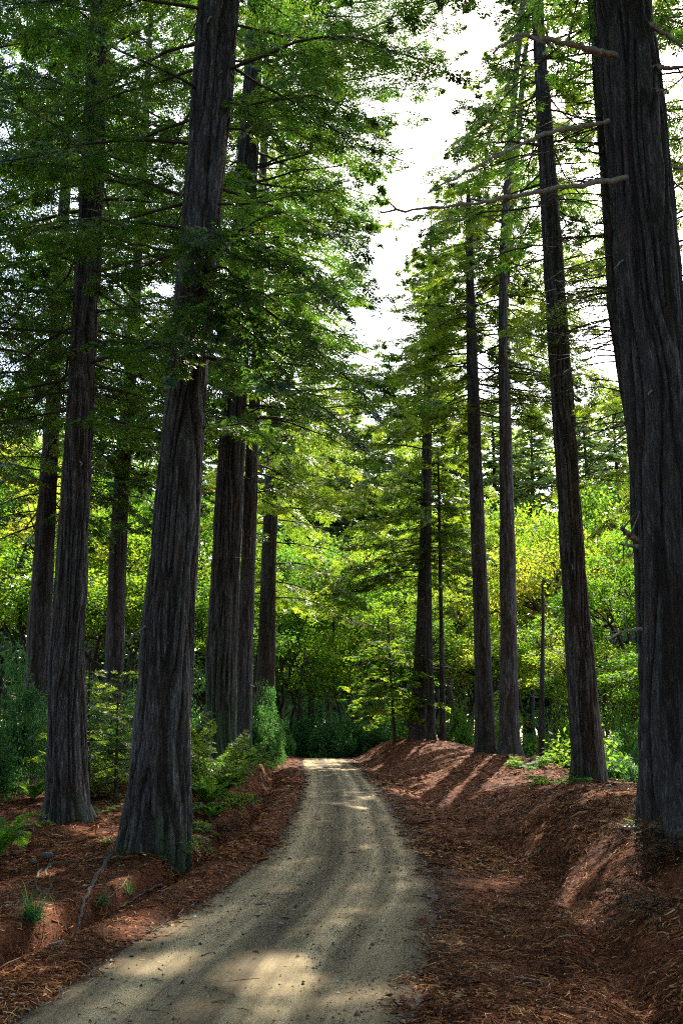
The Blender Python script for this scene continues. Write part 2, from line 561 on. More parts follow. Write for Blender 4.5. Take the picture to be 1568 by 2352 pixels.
M_BROAD_M = leaf_mat('green_broadleaf_leaves',
                     [(0, (.02, .055, .010)), (.6, (.038, .09, .014)), (1, (.07, .12, .02))],
                     [(0, (.09, .27, .015)), (.5, (.22, .44, .015)), (1, (.46, .60, .02))], .5, .6, .08, .5)
M_FERN = leaf_mat('fern_leaves',
                  [(0, (.035, .10, .015)), (.6, (.07, .16, .022)), (1, (.13, .20, .03))],
                  [(0, (.14, .36, .03)), (.6, (.26, .50, .035)), (1, (.42, .56, .05))], .45, .6, .2)
M_LITTER = simple_mat('needle_litter', [(0, (.022, .010, .005)), (.25, (.095, .030, .011)), (.55, (.26, .090, .031)), (.82, (.44, .20, .078)), (1, (.60, .42, .23))], attr=True, rough=.75)
M_TWIG = simple_mat('fallen_twig_wood', [(.3, (.07, .048, .034)), (.7, (.26, .19, .13))], 30, bump=.3)
M_ROOT = simple_mat('root_wood', [(.3, (.035, .024, .017)), (.7, (.12, .085, .06))], 22, bump=.5)
M_STONE = simple_mat('pale_stone', [(.3, (.18, .17, .16)), (.7, (.5, .48, .45))], 30, bump=.4)
M_GROUND, M_ROAD = ground_mat(), road_mat()

# ------------------------------------------------------------------ ground and road
def grid_mesh(name, X, Y, Z, mat, attrs):
    n, m = X.shape
    V = np.stack([X, Y, Z], -1).reshape(-1, 3)
    i, j = np.meshgrid(np.arange(n - 1), np.arange(m - 1), indexing='ij')
    F = np.stack([i * m + j, i * m + j + 1, (i + 1) * m + j + 1, (i + 1) * m + j], -1).reshape(-1, 4)
    return make_mesh(name, V, F, mat, True, None, {k: a.ravel() for k, a in attrs.items()})


rows = [-400., -200., -100, -60, -40, -30, -20, -14, -10]
y = -8.
while y < 62:
    rows.append(y); y += max(.055, (y if y > 6 else (14 - y) * .6) * .0075)
while y < 700:
    rows.append(y); y += y * .05
rows = np.array(rows)
w1 = np.arange(-6.5, 6.5, .062)
wo = 6.5 * 1.045 ** np.arange(0, 105)
cols = np.concatenate([-wo[::-1], w1[1:], wo])
YY, WW = np.meshgrid(rows, cols, indexing='ij')
XX = WW + road_c(YY) * (np.abs(WW) < 60)
ZZ = terrain(XX, YY)
dd_ = np.abs(XX - road_c(YY)) - road_h(YY)
soil = np.where(XX < road_c(YY), 1 - sstep(-.1, .5, dd_), 1 - sstep(0, 1.3, dd_)) * .85
ground = link('ground', grid_mesh('ground', XX, YY, ZZ, M_GROUND, {'soil': soil}), kind='structure')

rr_ = rows[(rows > -40) & (rows < 120)]
u = np.linspace(-1, 1, 90)
YR, UR = np.meshgrid(rr_, u, indexing='ij')
AR = UR * (road_h(YR) + .30)
XR = road_c(YR) + AR
rut = 0
for c0, w0, a0 in ((-.72, .2, .022), (.66, .22, .024), (-.25, .12, .008), (.2, .13, .008), (1.05, .12, .01)):
    rut = rut - a0 * np.exp(-((AR - c0 - .1 * (vn(YR * .12, 3.3, 0, 5) - .5)) / w0) ** 2)
ZR = .012 + rut + (fbm(XR * 2, YR * .6, 0, 41, 4) - .5) * .035 + (fbm(XR * 12, YR * 12, 0, 43, 2) - .5) * .012
ZR = ZR - .10 * sstep(road_h(YR) - .12, road_h(YR) + .28, np.abs(AR)) + crest(YR)
al_ = np.cumsum(np.concatenate([[0], np.hypot(np.diff(rr_), np.diff(road_c(rr_)))]))
edge_ = np.clip(1 - (road_h(YR) - np.abs(AR)) / np.where(AR < 0, .42, .62), 0, 1.4)
road = link('road', grid_mesh('road', XR, YR, ZR, M_ROAD, {'across': AR, 'along': np.repeat(al_[:, None], 90, 1), 'edge': edge_}), kind='structure')


def road_z(X, Y):
    return np.interp(0, [0, 1], [0, 1]) + .0 * X + crest(Y)


def surf(X, Y):
    on = np.abs(X - road_c(Y)) < road_h(Y) - .05
    return np.where(on, crest(Y) + .005, terrain(X, Y))

# ------------------------------------------------------------------ sky gap of the photograph: where no foliage grows
SKY_POLY = np.array([(805, 925), (845, 800), (856, 700), (848, 600), (872, 500), (945, 415), (935, 330), (965, 265), (1030, 215), (1075, 120), (1085, 0), (1090, -60),
                     (1160, -60), (1155, 30), (1165, 90), (1100, 170), (1085, 240), (1035, 320), (995, 400), (975, 470), (950, 540), (920, 620), (912, 750), (868, 800), (830, 920)], float)


def in_poly(x, y, P):
    ins = np.zeros(x.shape, bool)
    j = len(P) - 1
    for i in range(len(P)):
        xi, yi, xj, yj = P[i, 0], P[i, 1], P[j, 0], P[j, 1]
        c = ((yi > y) != (yj > y)) & (x < (xj - xi) * (y - yi) / (yj - yi + 1e-9) + xi)
        ins ^= c
        j = i
    return ins


def open_sky(P):
    """true for points whose foliage is left out (the gap over the road, and the sun's own gaps)"""
    x, y = proj(P)
    jx = x + (vn(P[:, 0] * .9, P[:, 1] * .9, P[:, 2] * .9, 5) - .5) * 110 + (vn(P[:, 0] * 3, P[:, 1] * 3, P[:, 2] * 3, 6) - .5) * 60
    jy = y + (vn(P[:, 0] * .9, P[:, 1] * .9, P[:, 2] * .9, 7) - .5) * 110 + (vn(P[:, 0] * 3, P[:, 1] * 3, P[:, 2] * 3, 8) - .5) * 60
    stray = vn(P[:, 0] * 1.4, P[:, 1] * 1.4, P[:, 2] * 1.4, 9) > .73       # a few sprays cross the gap
    return in_poly(jx, jy, SKY_POLY) & ~stray


SUN_GAPS = []   # (ground point, radius along x, radius along y)


def sun_gap(P):
    k = np.zeros(len(P), bool)
    for (gx, gy, gz), rx, ry in SUN_GAPS:
        t = (P[:, 2] - gz) / SUN[2]
        q = P - t[:, None] * SUN
        n = (vn(P[:, 0] * 1.1, P[:, 1] * 1.1, P[:, 2] * 1.1, 91) - .5) * .7
        k |= (((q[:, 0] - gx) / rx) ** 2 + ((q[:, 1] - gy) / ry) ** 2 < 1 + n) & (t > 4)
    return k


for (px, py, rx, ry) in ((455, 2250, 1.05, .50), (610, 2290, .6, .36), (735, 1762, 1.1, 1.0), (735, 1747, 1.1, 1.6), (835, 1743, 1.6, 2.2), (330, 2140, .5, .6),
                         (475, 1800, .8, 2.0), (1215, 1790, .9, 1.2), (1130, 1770, .7, .8), (860, 1960, .35, .5), (330, 1915, 1.6, .7)):
    SUN_GAPS.append((ground_hit(px, py), rx, ry))
for (px, py, Y, rx, ry) in ((465, 1590, 22, .7, 1.2), (880, 1590, 48, 2.5, 3), (255, 1620, 27, 1.5, 2.0), (620, 1640, 42, .8, 1.5)):
    SUN_GAPS.append((at(px, py, Y), rx, ry))


# ------------------------------------------------------------------ redwoods
def bark_radius(a, z, R, amp, seed, freq=11.0):
    """furrowed bark: radial offset for angle a, height z, radius R"""
    x, y2 = R * np.cos(a), R * np.sin(a)
    wx = (vn(x * 1.6, y2 * 1.6, z * .45, seed) - .5) * .30
    wy = (vn(x * 1.6, y2 * 1.6, z * .45, seed + 1) - .5) * .30
    x2, y3 = x + wx, y2 + wy
    n = vn(x2 * freq, y3 * freq, z * .55, seed + 2)
    fur = np.exp(-((n - .5) / .13) ** 2)
    n2 = vn(x2 * freq * 2.3, y3 * freq * 2.3, z * 1.5, seed + 3)
    n3 = vn(x2 * freq * 5, y3 * freq * 5, z * 5, seed + 4)
    return amp * (-1.25 * fur + .7 * (n2 - .5) + .3 * (n3 - .5)) - amp * .1, 1 - fur


def trunk_mesh(zs, C, R, na, amp, seed, mat, origin, flare=.32, groove=None, freq=11.0):
    a = np.linspace(0, 2 * math.pi, na, endpoint=False)
    Z, A = np.meshgrid(zs, a, indexing='ij')
    Rr = np.repeat(R[:, None], na, 1)
    hgt = Z - zs[0] - .4
    lob = 1 + .5 * np.cos(A * 5 + seed) * .35 + .3 * (vn(np.cos(A) * 1.6 + 5, np.sin(A) * 1.6, hgt * .3, seed + 9) - .5)
    toe = (vn(np.cos(A) * 2.6 + 9, np.sin(A) * 2.6, hgt * .25, seed + 31) * 1.5) ** 3
    fl = 1.6 * flare * toe * np.exp(-np.clip(hgt, 0, None) / .38) + .5 * flare * np.exp(-np.clip(hgt, 0, None) / .7) + .10 * flare * np.exp(-np.clip(hgt, 0, None) / 2.2)
    r = Rr * (1 + fl * lob)
    r = r * (1 + .05 * (vn(np.cos(A) * 1.3, np.sin(A) * 1.3, Z * .35, seed + 12) - .5) * 2)
    if groove:
        ga, z0, z1, dep, wid = groove
        da = np.angle(np.exp(1j * (A - ga)))
        r = r * (1 - dep * sstep(z0, z1, Z) * np.exp(-(da / wid) ** 2))
    amp_z = np.minimum(amp, R * .12)[:, None]
    br_, rid_ = bark_radius(A, Z, np.maximum(Rr, .05), amp_z, seed, freq)
    r = r + br_
    X = C[:, 0][:, None] + r * np.cos(A)
    Y = C[:, 1][:, None] + r * np.sin(A)
    V = np.stack([X, Y, Z], -1).reshape(-1, 3) - np.asarray(origin)
    n = len(zs)
    i, j = np.meshgrid(np.arange(n - 1), np.arange(na), indexing='ij')
    j2 = (j + 1) % na
    F = np.stack([i * na + j, i * na + j2, (i + 1) * na + j2, (i + 1) * na + j], -1).reshape(-1, 4)
    return make_mesh('trunk', V, F, mat, True, None, {'ridge': rid_.ravel()})


def sprays(geo, lines, s0, step, ll, lw, rg, J=6, K=7, twl=1.0, dens=1.0, droop=.18, mask=True, wood=True):
    """redwood foliage: flat sprays of short needles left and right of every branch line"""
    O, Dr, Ln, Up = [], [], [], []
    for P in lines:
        seg = np.linalg.norm(np.diff(P, axis=0), axis=1)
        cum = np.concatenate([[0], np.cumsum(seg)])
        Lb = cum[-1]
        if Lb < .3:
            continue
        m = max(3, int((1 - s0) * Lb / step))
        s = np.sort(np.clip(np.linspace(s0, 1, m) + rg.normal(0, .01, m), 0, 1))
        pos = np.stack([np.interp(s * Lb, cum, P[:, q]) for q in range(3)], 1)
        T = norm(np.stack([np.interp(np.clip(s * Lb + .05, 0, Lb), cum, P[:, q]) - np.interp(np.clip(s * Lb - .05, 0, Lb), cum, P[:, q]) for q in range(3)], 1))
        side = np.where(np.arange(m) % 2 == 0, 1., -1.)[:, None]
        perp = norm(np.cross(T, np.array([0, 0, 1.]))) * side
        ang = rg.uniform(.75, 1.15, m)[:, None]
        ang = np.where((s > .97)[:, None], .15, ang)
        d = norm(T * np.cos(ang) + perp * np.sin(ang) + np.array([0, 0, 1]) * rg.normal(-droop, .18, m)[:, None])
        ln = twl * (.22 + .20 * Lb * (1 - s) ** .7 * np.minimum(1, (s - s0) / .25 + .35)) * rg.uniform(.6, 1.3, m)
        O.append(pos); Dr.append(d); Ln.append(np.clip(ln, .15, 1.5))
    if not O:
        return
    O, Dr, Ln = np.concatenate(O), np.concatenate(Dr), np.concatenate(Ln)
    keep = (vn(O[:, 0] * .8, O[:, 1] * .8, O[:, 2] * .8, 61) + rg.uniform(-.15, .15, len(O))) > (.5 - .5 * dens)
    O, Dr, Ln = O[keep], Dr[keep], Ln[keep]
    M = len(O)
    if not M:
        return
    if wood:
        bad = (open_sky(O + Dr * Ln[:, None]) | sun_gap(O)) if mask else np.zeros(M, bool)
        g = ~bad
        V, F = prisms(O[g], O[g] + Dr[g] * Ln[g][:, None] * .9, np.full(g.sum(), .006), np.full(g.sum(), .003))
        geo.add(V, F, mat=1)
    pn = norm(np.cross(Dr, np.cross(np.array([0, 0, 1.]), Dr)))      # normal of the spray
    pn = norm(pn + rg.normal(0, .28, (M, 3)))
    pe = norm(np.cross(Dr, pn))
    P2, D2, L2, N2 = [], [], [], []
    for j in range(J + 1):
        f = (j + .6) / (J + 1)
        sd = 1 if j % 2 else -1
        if j == J:
            base, d, l = O + Dr * (Ln * .45)[:, None], norm(Dr + rg.normal(0, .08, (M, 3))), Ln * .62
        else:
            base = O + Dr * (Ln * f)[:, None]
            d = norm(Dr * .62 + pe * sd * .75 + rg.normal(0, .14, (M, 3)) + np.array([0, 0, -.10]))
            l = Ln * (.55 * (1 - f) ** .6 + .16) * rg.uniform(.7, 1.2, M)
        P2.append(base); D2.append(d); L2.append(l); N2.append(pn)
    P2, D2, L2, N2 = map(np.concatenate, (P2, D2, L2, N2))
    E2 = norm(np.cross(D2, N2))
    tw = np.tile(rg.uniform(0, 1, M), J + 1)
    P3, D3, N3, T3 = [], [], [], []
    for k in range(K):
        f = (k + .5) / K
        sd = 1 if k % 2 else -1
        n = len(P2)
        if k == K - 1:
            f, sd = .8, 0
        P3.append(P2 + D2 * (L2 * f)[:, None])
        D3.append(norm(D2 * .7 + E2 * sd * .75 + rg.normal(0, .15, (n, 3))))
        N3.append(norm(N2 + rg.normal(0, .3, (n, 3))))
        T3.append(tw)
    P3, D3, N3, T3 = map(np.concatenate, (P3, D3, N3, T3))
    if mask:
        k = ~(open_sky(P3) | sun_gap(P3))
        P3, D3, N3, T3 = P3[k], D3[k], N3[k], T3[k]
    n = len(P3)
    if not n:
        return
    V, F = leaves(P3, D3, N3, ll * rg.uniform(.65, 1.3, n), lw * rg.uniform(.7, 1.2, n))
    geo.add(V, F, np.clip(T3 * .75 + rg.uniform(0, .25, n), 0, .999) * np.where(rg.uniform(0, 1, n) < .015, 0, 1) + np.where(rg.uniform(0, 1, n) < .004, 1, 0), 0)


def branch_line(p0, az, tilt, L, rg, sag=.25, n=9, wig=.05):
    s = np.linspace(0, 1, n)
    dirh = np.array([math.sin(az), math.cos(az), 0])
    side = np.array([dirh[1], -dirh[0], 0])
    ph = rg.uniform(0, 6.28)
    P = p0 + dirh * (L * s)[:, None] + np.array([0, 0, 1]) * (L * (tilt * s - sag * s * s + .06 * np.sin(s * 5 + ph) * s))[:, None]
    P = P + side * (L * wig * np.sin(s * rg.uniform(3, 6) + ph) * s)[:, None] + rg.normal(0, .012 * L, (n, 3)) * s[:, None]
    return P


def cut_at_sky(P):
    """end a living branch where the open gap over the road begins"""
    x, y = proj(P)
    b = in_poly(x, y, SKY_POLY)
    if b.any():
        i = int(np.argmax(b))
        return P[:i + 2] if i > 2 else P[:0]
    return P


def redwood(label, spec, Y, Ht, z0, bl, nb, ll, lw, seed, na=64, nz=200, amp=.03, mat=None, J=6, K=7, step=.16, s0=.22, dens=.92,
            directed=(), dead=(), side=None, flare=.14, groove=None, tilt=-.02, sag=.22, profile=.75, group='redwoods lining the road', leaf=None, stubs=0,
            spec_stubs=(), zbase=None, dead_low=0, front=.6, dead_top=2, bare=None, name='redwood_tree', top_only=False, freq=11.0):
    rg = np.random.default_rng(seed)
    mat = mat or M_BARK
    leaf = leaf or M_NEEDLE
    if name == 'redwood_tree':
        ll, lw, nb, step, bl, K, droop = ll * 1.42, lw * 1.2, int(nb * 1.85), step * .88, bl * 1.10, K + 3, .34
    else:
        droop = .18
    pts = []
    for px, py, w in spec:
        r = ray(px, py); t = Y / r[1]
        pts.append((CZ + r[2] * t, r[0] * t, w * t / FP / 2))
    pts.sort()
    pz, pxx, pr = map(np.array, zip(*pts))
    bx = pxx[0]
    zb = float(terrain(bx, Y)) if zbase is None else zbase
    slope = (pxx[-1] - pxx[0]) / max(pz[-1] - pz[0], .1)
    rs = (pr[-1] - pr[0]) / max(pz[-1] - pz[0], .1)

    def centre(z):
        z = np.asarray(z, float)
        x = np.interp(z, pz, pxx)
        x = np.where(z > pz[-1], pxx[-1] + slope * .6 * (z - pz[-1]), x)
        x = np.where(z < pz[0], pxx[0] + slope * (z - pz[0]), x)
        return np.stack([x, np.full_like(x, Y), z], -1)

    def radius(z):
        z = np.asarray(z, float)
        r = np.interp(z, pz, pr)
        hi = pr[-1] * np.clip((Ht - z) / max(Ht - pz[-1], .1), 0, 1) ** .8 + .03
        return np.where(z > pz[-1], np.minimum(pr[-1], hi), r)

    base = centre(zb)
    root = thing(name, label, 'tree', base, group)
    zt = CZ + (ray(W / 2, -60)[2] / ray(W / 2, -60)[1]) * Y       # height at the frame's top
    zt = min(zt, Ht - 1)
    zs = np.concatenate([zb - .4 + np.linspace(0, 1, int(nz * .35)) ** 1.4 * (zt - zb) * .3,
                         np.linspace(zb - .4 + (zt - zb) * .3, zt, int(nz * .65) + 1)[1:], np.linspace(zt, Ht, 14)[1:]])
    link('trunk', trunk_mesh(zs, centre(zs), radius(zs), na, amp, seed, mat, base, flare, groove, freq), root)

    vis, hid = [], []
    zz = z0 + (Ht * .98 - z0) * (np.arange(nb) + rg.uniform(0, 1, nb)) / nb
    az = rg.uniform(0, 6.28) + np.arange(nb) * 2.4 + rg.normal(0, .35, nb)
    for z, a in zip(zz, az):
        if -math.cos(a) > .45 and z < zt and rg.uniform() < front:      # few boughs towards the open road end
            continue
        uu = (z - z0) / (Ht - z0)
        L = bl * (.65 + .35 * min(1, uu / .15)) * max(.12, 1 - uu) ** profile * rg.uniform(.7, 1.2)
        if side is not None:      # (azimuth, strength): longer on one side
            L *= 1 + side[1] * math.cos(a - side[0])
        p0 = centre(z)
        P = branch_line(p0, a, tilt + rg.normal(0, .10) + .25 * uu, L, rg, sag * rg.uniform(.6, 1.4))
        P = cut_at_sky(P)
        if len(P) < 3:
            continue
        x, yv = proj(P)
        if (yv < -40).all() or (x < -60).all() or (x > W + 60).all():
            hid.append(P)
        else:
            vis.append(P)
    for (p, q, dy, sg) in directed:       # branches read off the photograph: start and end pixel, depth change, sag
        A, B = at(*p, Y), at(*q, Y + dy)
        s = np.linspace(0, 1, 12)
        P = A + (B - A) * s[:, None]
        Lx = np.linalg.norm(B - A)
        P[:, 2] += Lx * sg * (s * (1 - s)) * 4 * .5
        P += rg.normal(0, .012 * Lx, P.shape) * (s * (1 - s) * 4)[:, None] ** .5
        vis.append(P)
    for i, P in enumerate(vis):
        Lb = np.linalg.norm(P[-1] - P[0])
        n = len(P)
        R = np.linspace(.010 + .0060 * Lb, .005, n)
        V, F = tube(P, R, 6)
        g = Geo(); g.add(V, F)
        link('branch', g.mesh('branch', [M_BRANCH], base, True), root)
    for i in range(dead_low):
        z = rg.uniform(max(z0 * .45, 2), z0 + dead_top)
        a = rg.uniform(0, 6.28)
        P = branch_line(centre(z) , a, rg.normal(-.1, .15), rg.uniform(.2, .8) * bl, rg, .15, 7, .08)
        V, F = tube(P, np.linspace(.018, .005, 7), 5)
        g = Geo(); g.add(V, F)
        # forks
        for q in range(rg.integers(1, 4)):
            i0 = rg.integers(2, 6)
            d = norm(P[i0] - P[i0 - 1] + rg.normal(0, .5, 3))
            Q = P[i0] + d * np.linspace(0, rg.uniform(.3, .9), 5)[:, None] + rg.normal(0, .015, (5, 3)) * np.linspace(0, 1, 5)[:, None]
            V, F = tube(Q, np.linspace(.009, .003, 5), 4); g.add(V, F)
        link('dead_branch', g.mesh('dead_branch', [M_BRANCH], base, True), root)
    for i in range(bare[0] if bare else 0):       # bare twiggy limbs hanging to one side: (count, pixel rows, reach in pixels)
        yy = rg.uniform(bare[1], bare[2])
        zz_ = float(CZ + ray(W / 2, yy)[2] * Y / ray(W / 2, yy)[1])
        p0 = centre(zz_)
        x0 = float(proj(p0)[0])
        B = at(x0 + bare[3] * rg.uniform(.35, 1), yy + rg.uniform(-15, 85), Y + rg.uniform(-1.5, 1.5))
        s = np.linspace(0, 1, 9)
        P = p0 + (B - p0) * s[:, None]
        Lx = np.linalg.norm(B - p0)
        P[:, 2] += Lx * rg.uniform(-.05, .22) * s * (1 - s) * 4 * .5
        P += rg.normal(0, .014 * Lx, P.shape) * s[:, None]
        V, F = tube(P, np.linspace(.02, .005, 9), 5)
        g = Geo(); g.add(V, F)
        for q in range(rg.integers(3, 7)):
            i0 = rg.integers(2, 8)
            d = norm(P[i0] - P[i0 - 1] + rg.normal(0, .5, 3) * Lx / 9)
            Q = P[i0] + d * np.linspace(0, rg.uniform(.25, .9), 5)[:, None] + rg.normal(0, .02, (5, 3)) * np.linspace(0, 1, 5)[:, None]
            V, F = tube(Q, np.linspace(.009, .003, 5), 4); g.add(V, F)
        link('dead_branch', g.mesh('dead_branch', [M_BRANCH], base, True), root)
    for (pl, r0) in dead:                 # pale bare limbs: pixel polyline with depth offsets
        P = np.array([at(x, yy, Y + o) for x, yy, o in pl])
        tt = np.linspace(0, len(P) - 1, 6 * len(P))
        P2 = np.stack([np.interp(tt, np.arange(len(P)), P[:, q]) for q in range(3)], 1)
        kk = np.hanning(7)[1:-1]; kk /= kk.sum()
        for q in range(3):
            e = np.pad(P2[:, q], 2, mode='reflect', reflect_type='odd'); P2[:, q] = np.convolve(e, kk, 'valid')
        P2 += rg.normal(0, r0 * .25, P2.shape)
        V, F = tube(P2, np.linspace(r0, r0 * .3, len(P2)) * rg.uniform(.88, 1.12, len(P2)), 8)
        g = Geo(); g.add(V, F)
        for q in range(5):                # little spurs
            i0 = rg.integers(4, len(P2) - 2)
            d = norm(P2[i0] - P2[i0 - 1] + rg.normal(0, .7, 3))
            Q = P2[i0] + d * np.linspace(0, rg.uniform(.1, .5), 4)[:, None]
            V, F = tube(Q, np.linspace(r0 * .35, .003, 4), 5); g.add(V, F)
        link('dead_branch', g.mesh('dead_branch', [M_DEAD], base, True), root, label='pale bare dead branch')
    for i in range(stubs):
        z = rg.uniform(zb + 2, z0 + 8)
        a = rg.uniform(math.pi * .6, math.pi * 2.4)
        p0 = centre(z) + np.array([math.sin(a), math.cos(a), 0]) * (float(radius(z)) - .02)
        P = branch_line(p0, a, rg.normal(-.2, .3), rg.uniform(.15, .5), rg, .3, 5, .1)
        V, F = tube(P, np.linspace(.022, .008, 5), 6)
        g = Geo(); g.add(V, F)
        link('branch_stub', g.mesh('branch_stub', [M_DEAD], base, True), root)
    geo = Geo()
    sprays(geo, vis, s0, step, ll, lw, rg, J, K, dens=dens, droop=droop)
    if hid:
        sprays(geo, hid, s0 * .5, step * 1.15, ll * 2.0, lw * 3.8, rg, max(3, J - 2), 5, dens=1.0, wood=False)  # boughs out of view get oversized leaves to block the sun
        for P in hid:
            V, F = tube(P[::2], np.linspace(.05, .01, len(P[::2])), 4); geo.add(V, F, mat=1)
    if geo.n:
        link('crown', geo.mesh('crown', [leaf, M_BRANCH], base), root)
    return root


# ------------------------------------------------------------------ the redwoods, one of them added for shade
redwood('massive furrowed redwood on the left verge leaning right, its mossy root reaching the ditch',
        [(362, 1880, 160), (372, 1700, 136), (386, 1450, 122), (406, 1200, 108), (420, 1000, 100), (436, 800, 92), (464, 500, 92), (489, 200, 96), (502, 0, 94)],
        17.0, 38, 10.5, 4.6, 64, .075, .024, 101, na=250, nz=560, amp=.065, J=6, K=8, step=.15, dens=.95, stubs=9, flare=.07, groove=(-1.15, 10, 15, .28, .22), freq=10.0,
        directed=[((420, 450), (40, 372), -1.0, .12), ((410, 585), (105, 548), .8, .1), ((400, 800), (215, 790), -.8, .1), ((392, 880), (250, 800), .6, .1), ((378, 1000), (160, 960), -.5, .15),
                  ((470, 640), (611, 869), -2.0, .5), ((480, 650), (856, 940), -2.6, .16), ((470, 820), (825, 1010), -2.0, .14), ((460, 985), (650, 1040), -1.4, .25),
                  ((455, 590), (560, 545), -1.8, .2), ((460, 600), (720, 610), -2.2, .2), ((440, 640), (500, 760), -1.6, .3), ((440, 700), (420, 840), -1.5, .3), ((450, 700), (620, 760), -1.6, .2),
                  ((440, 560), (450, 640), -1.6, .2), ((450, 560), (530, 580), -2.6, .2), ((430, 720), (430, 790), -2.0, .3), ((430, 720), (500, 820), -2.3, .3), ((430, 780), (395, 860), -1.8, .3), ((450, 600), (770, 690), -2.4, .25), ((460, 740), (650, 870), -2.2, .3), ((450, 680), (710, 780), -2.4, .3), ((480, 560), (800, 720), -1.2, .25), ((500, 300), (760, 330), .8, .1), ((505, 150), (800, 130), .5, .1), ((500, 210), (650, 330), -1.0, .1)])
redwood('straight dark redwood standing alone among fallen needles behind the tall blue-green shrub',
        [(154, 1880, 98), (155, 1500, 80), (171, 1200, 70), (187, 900, 62), (204, 600, 60), (216, 300, 52), (231, 0, 42)],
        21.0, 38, 9.0, 5.2, 112, .085, .028, 102, na=190, nz=420, amp=.045, J=6, K=7, step=.17, stubs=7,
        directed=[((235, 310), (430, 290), 0, .1), ((230, 420), (0, 372), -.5, .15), ((225, 130), (0, 55), -.5, .1), ((215, 960), (360, 1000), -.5, .1), ((210, 700), (20, 640), -.8, .1), ((205, 800), (60, 850), -1.0, .2)])
redwood('slender redwood with a bare lower trunk standing between the two thick left verge trunks',
        [(264, 1520, 44), (270, 1300, 42), (280, 1100, 37), (296, 900, 32), (310, 700, 26), (323, 500, 20)],
        38.0, 40, 11.0, 5.0, 96, .13, .042, 103, na=64, nz=160, amp=.02, J=5, K=6, step=.22, mat=M_BARK_DARK, dead_low=4)
redwood('thick redwood with a pale green lichen streak growing from the left road bank',
        [(508, 1765, 68), (508, 1500, 72), (519, 1300, 67), (529, 1100, 63), (540, 900, 58), (553, 600, 54), (566, 400, 52), (579, 200, 42)],
        32.0, 41, 12.0, 6.2, 100, .105, .034, 104, na=130, nz=320, amp=.05, mat=M_BARK_MOSS, J=6, K=7, step=.18, stubs=5, dead_low=3, side=(1.9, .3),
        directed=[((580, 420), (930, 380), 1, .12), ((575, 520), (860, 520), 0, .1), ((590, 300), (900, 280), 2, .1), ((560, 700), (850, 640), 2, .1), ((590, 240), (1020, 160), 1, .1), ((550, 950), (800, 930), 0, .12), ((595, 150), (1060, 60), 2, .1), ((596, 120), (1075, 30), 3, .1), ((598, 60), (1040, -10), 4, .1), ((592, 220), (1060, 120), 3, .14), ((588, 260), (1005, 205), 1.5, .12), ((584, 320), (975, 270), 2.5, .12), ((580, 380), (930, 335), 0, .1), ((596, 90), (960, 20), -1, .1), ((594, 170), (930, 140), -2, .12), ((590, 250), (900, 215), 4, .1), ((598, 100), (1010, 130), 5, .2), ((576, 440), (880, 460), 1, .12), ((570, 540), (865, 560), -1, .12), ((596, 40), (1085, -30), 1, .1), ((585, 280), (880, 300), -2, .15), ((598, 20), (900, -20), 2, .1), ((566, 620), (850, 700), 1, .12), ((560, 760), (840, 830), 2, .1), ((560, 800), (820, 760), -1, .1)])
redwood('redwood trunk tucked close behind the lichen-streaked one on the left bank',
        [(556, 1722, 40), (566, 1400, 36), (577, 1100, 32), (586, 900, 27), (598, 600, 20)],
        38.0, 40, 11.0, 5.8, 84, .125, .04, 105, na=64, nz=200, amp=.022, leaf=M_NEEDLE_LIT, J=5, K=6, step=.2, stubs=3, dead_low=4, side=(1.7, .3))
redwood('dark redwood trunk rising behind the leafy shrub on the left bank',
        [(611, 1560, 42), (617, 1300, 36), (622, 1150, 33), (632, 900, 26)],
        50.0, 38, 8.0, 5.6, 70, .15, .05, 106, na=48, nz=140, amp=.02, leaf=M_NEEDLE_LIT, mat=M_BARK_DARK, J=5, K=6, step=.22, dead_low=6, side=(1.6, .25))
redwood('broad shadowy redwood behind the tall blue-green shrub, half hidden by leaves',
        [(92, 1420, 54), (103, 1250, 46), (115, 1050, 38), (128, 800, 30)],
        34.0, 38, 9.0, 5.2, 100, .13, .042, 107, na=64, nz=160, amp=.025, mat=M_BARK_DARK, J=5, K=6, step=.22, dead_low=4)
redwood('conifer with branches nearly to the ground crowning the red needle mound',
        [(959, 1700, 42), (967, 1500, 34), (975, 1300, 29), (979, 1100, 24), (982, 900, 19), (987, 700, 13)],
        50.0, 30, 9.0, 5.4, 100, .145, .046, 108, na=56, nz=180, amp=.02, mat=M_BARK_DARK, J=5, K=7, step=.2, dead_low=16, leaf=M_NEEDLE_LIT, side=(-1.5, .25))
redwood('thin second trunk pressed against the conifer on the red needle mound',
        [(990, 1706, 22), (985, 1500, 17), (983, 1300, 14), (983, 1100, 10)],
        49.2, 22, 10.0, 2.6, 30, .145, .046, 109, na=32, nz=120, amp=.012, mat=M_BARK_DARK, J=4, K=6, step=.26, dead_low=8, leaf=M_NEEDLE_LIT)
redwood('pole-thin young redwood just right of the needle mound',
        [(1017, 1704, 14), (1013, 1450, 11), (1010, 1280, 8)],
        49.5, 16, 7.5, 2.2, 26, .14, .045, 110, na=20, nz=90, amp=.008, mat=M_BARK_DARK, J=4, K=6, step=.26, dead_low=8, leaf=M_NEEDLE_LIT)
redwood('black-barked redwood, left one of the pair standing close together on the right bank',
        [(1115, 1728, 47), (1106, 1450, 38), (1096, 1200, 33), (1089, 1000, 31), (1084, 850, 27), (1079, 650, 20), (1076, 500, 14)],
        40.0, 26.5, 15.0, 5.4, 74, .13, .042, 111, na=64, nz=220, amp=.022, mat=M_BARK_DARK, J=5, K=7, step=.21, s0=.36, front=.9, dead_low=14, leaf=M_NEEDLE_LIT, stubs=3)
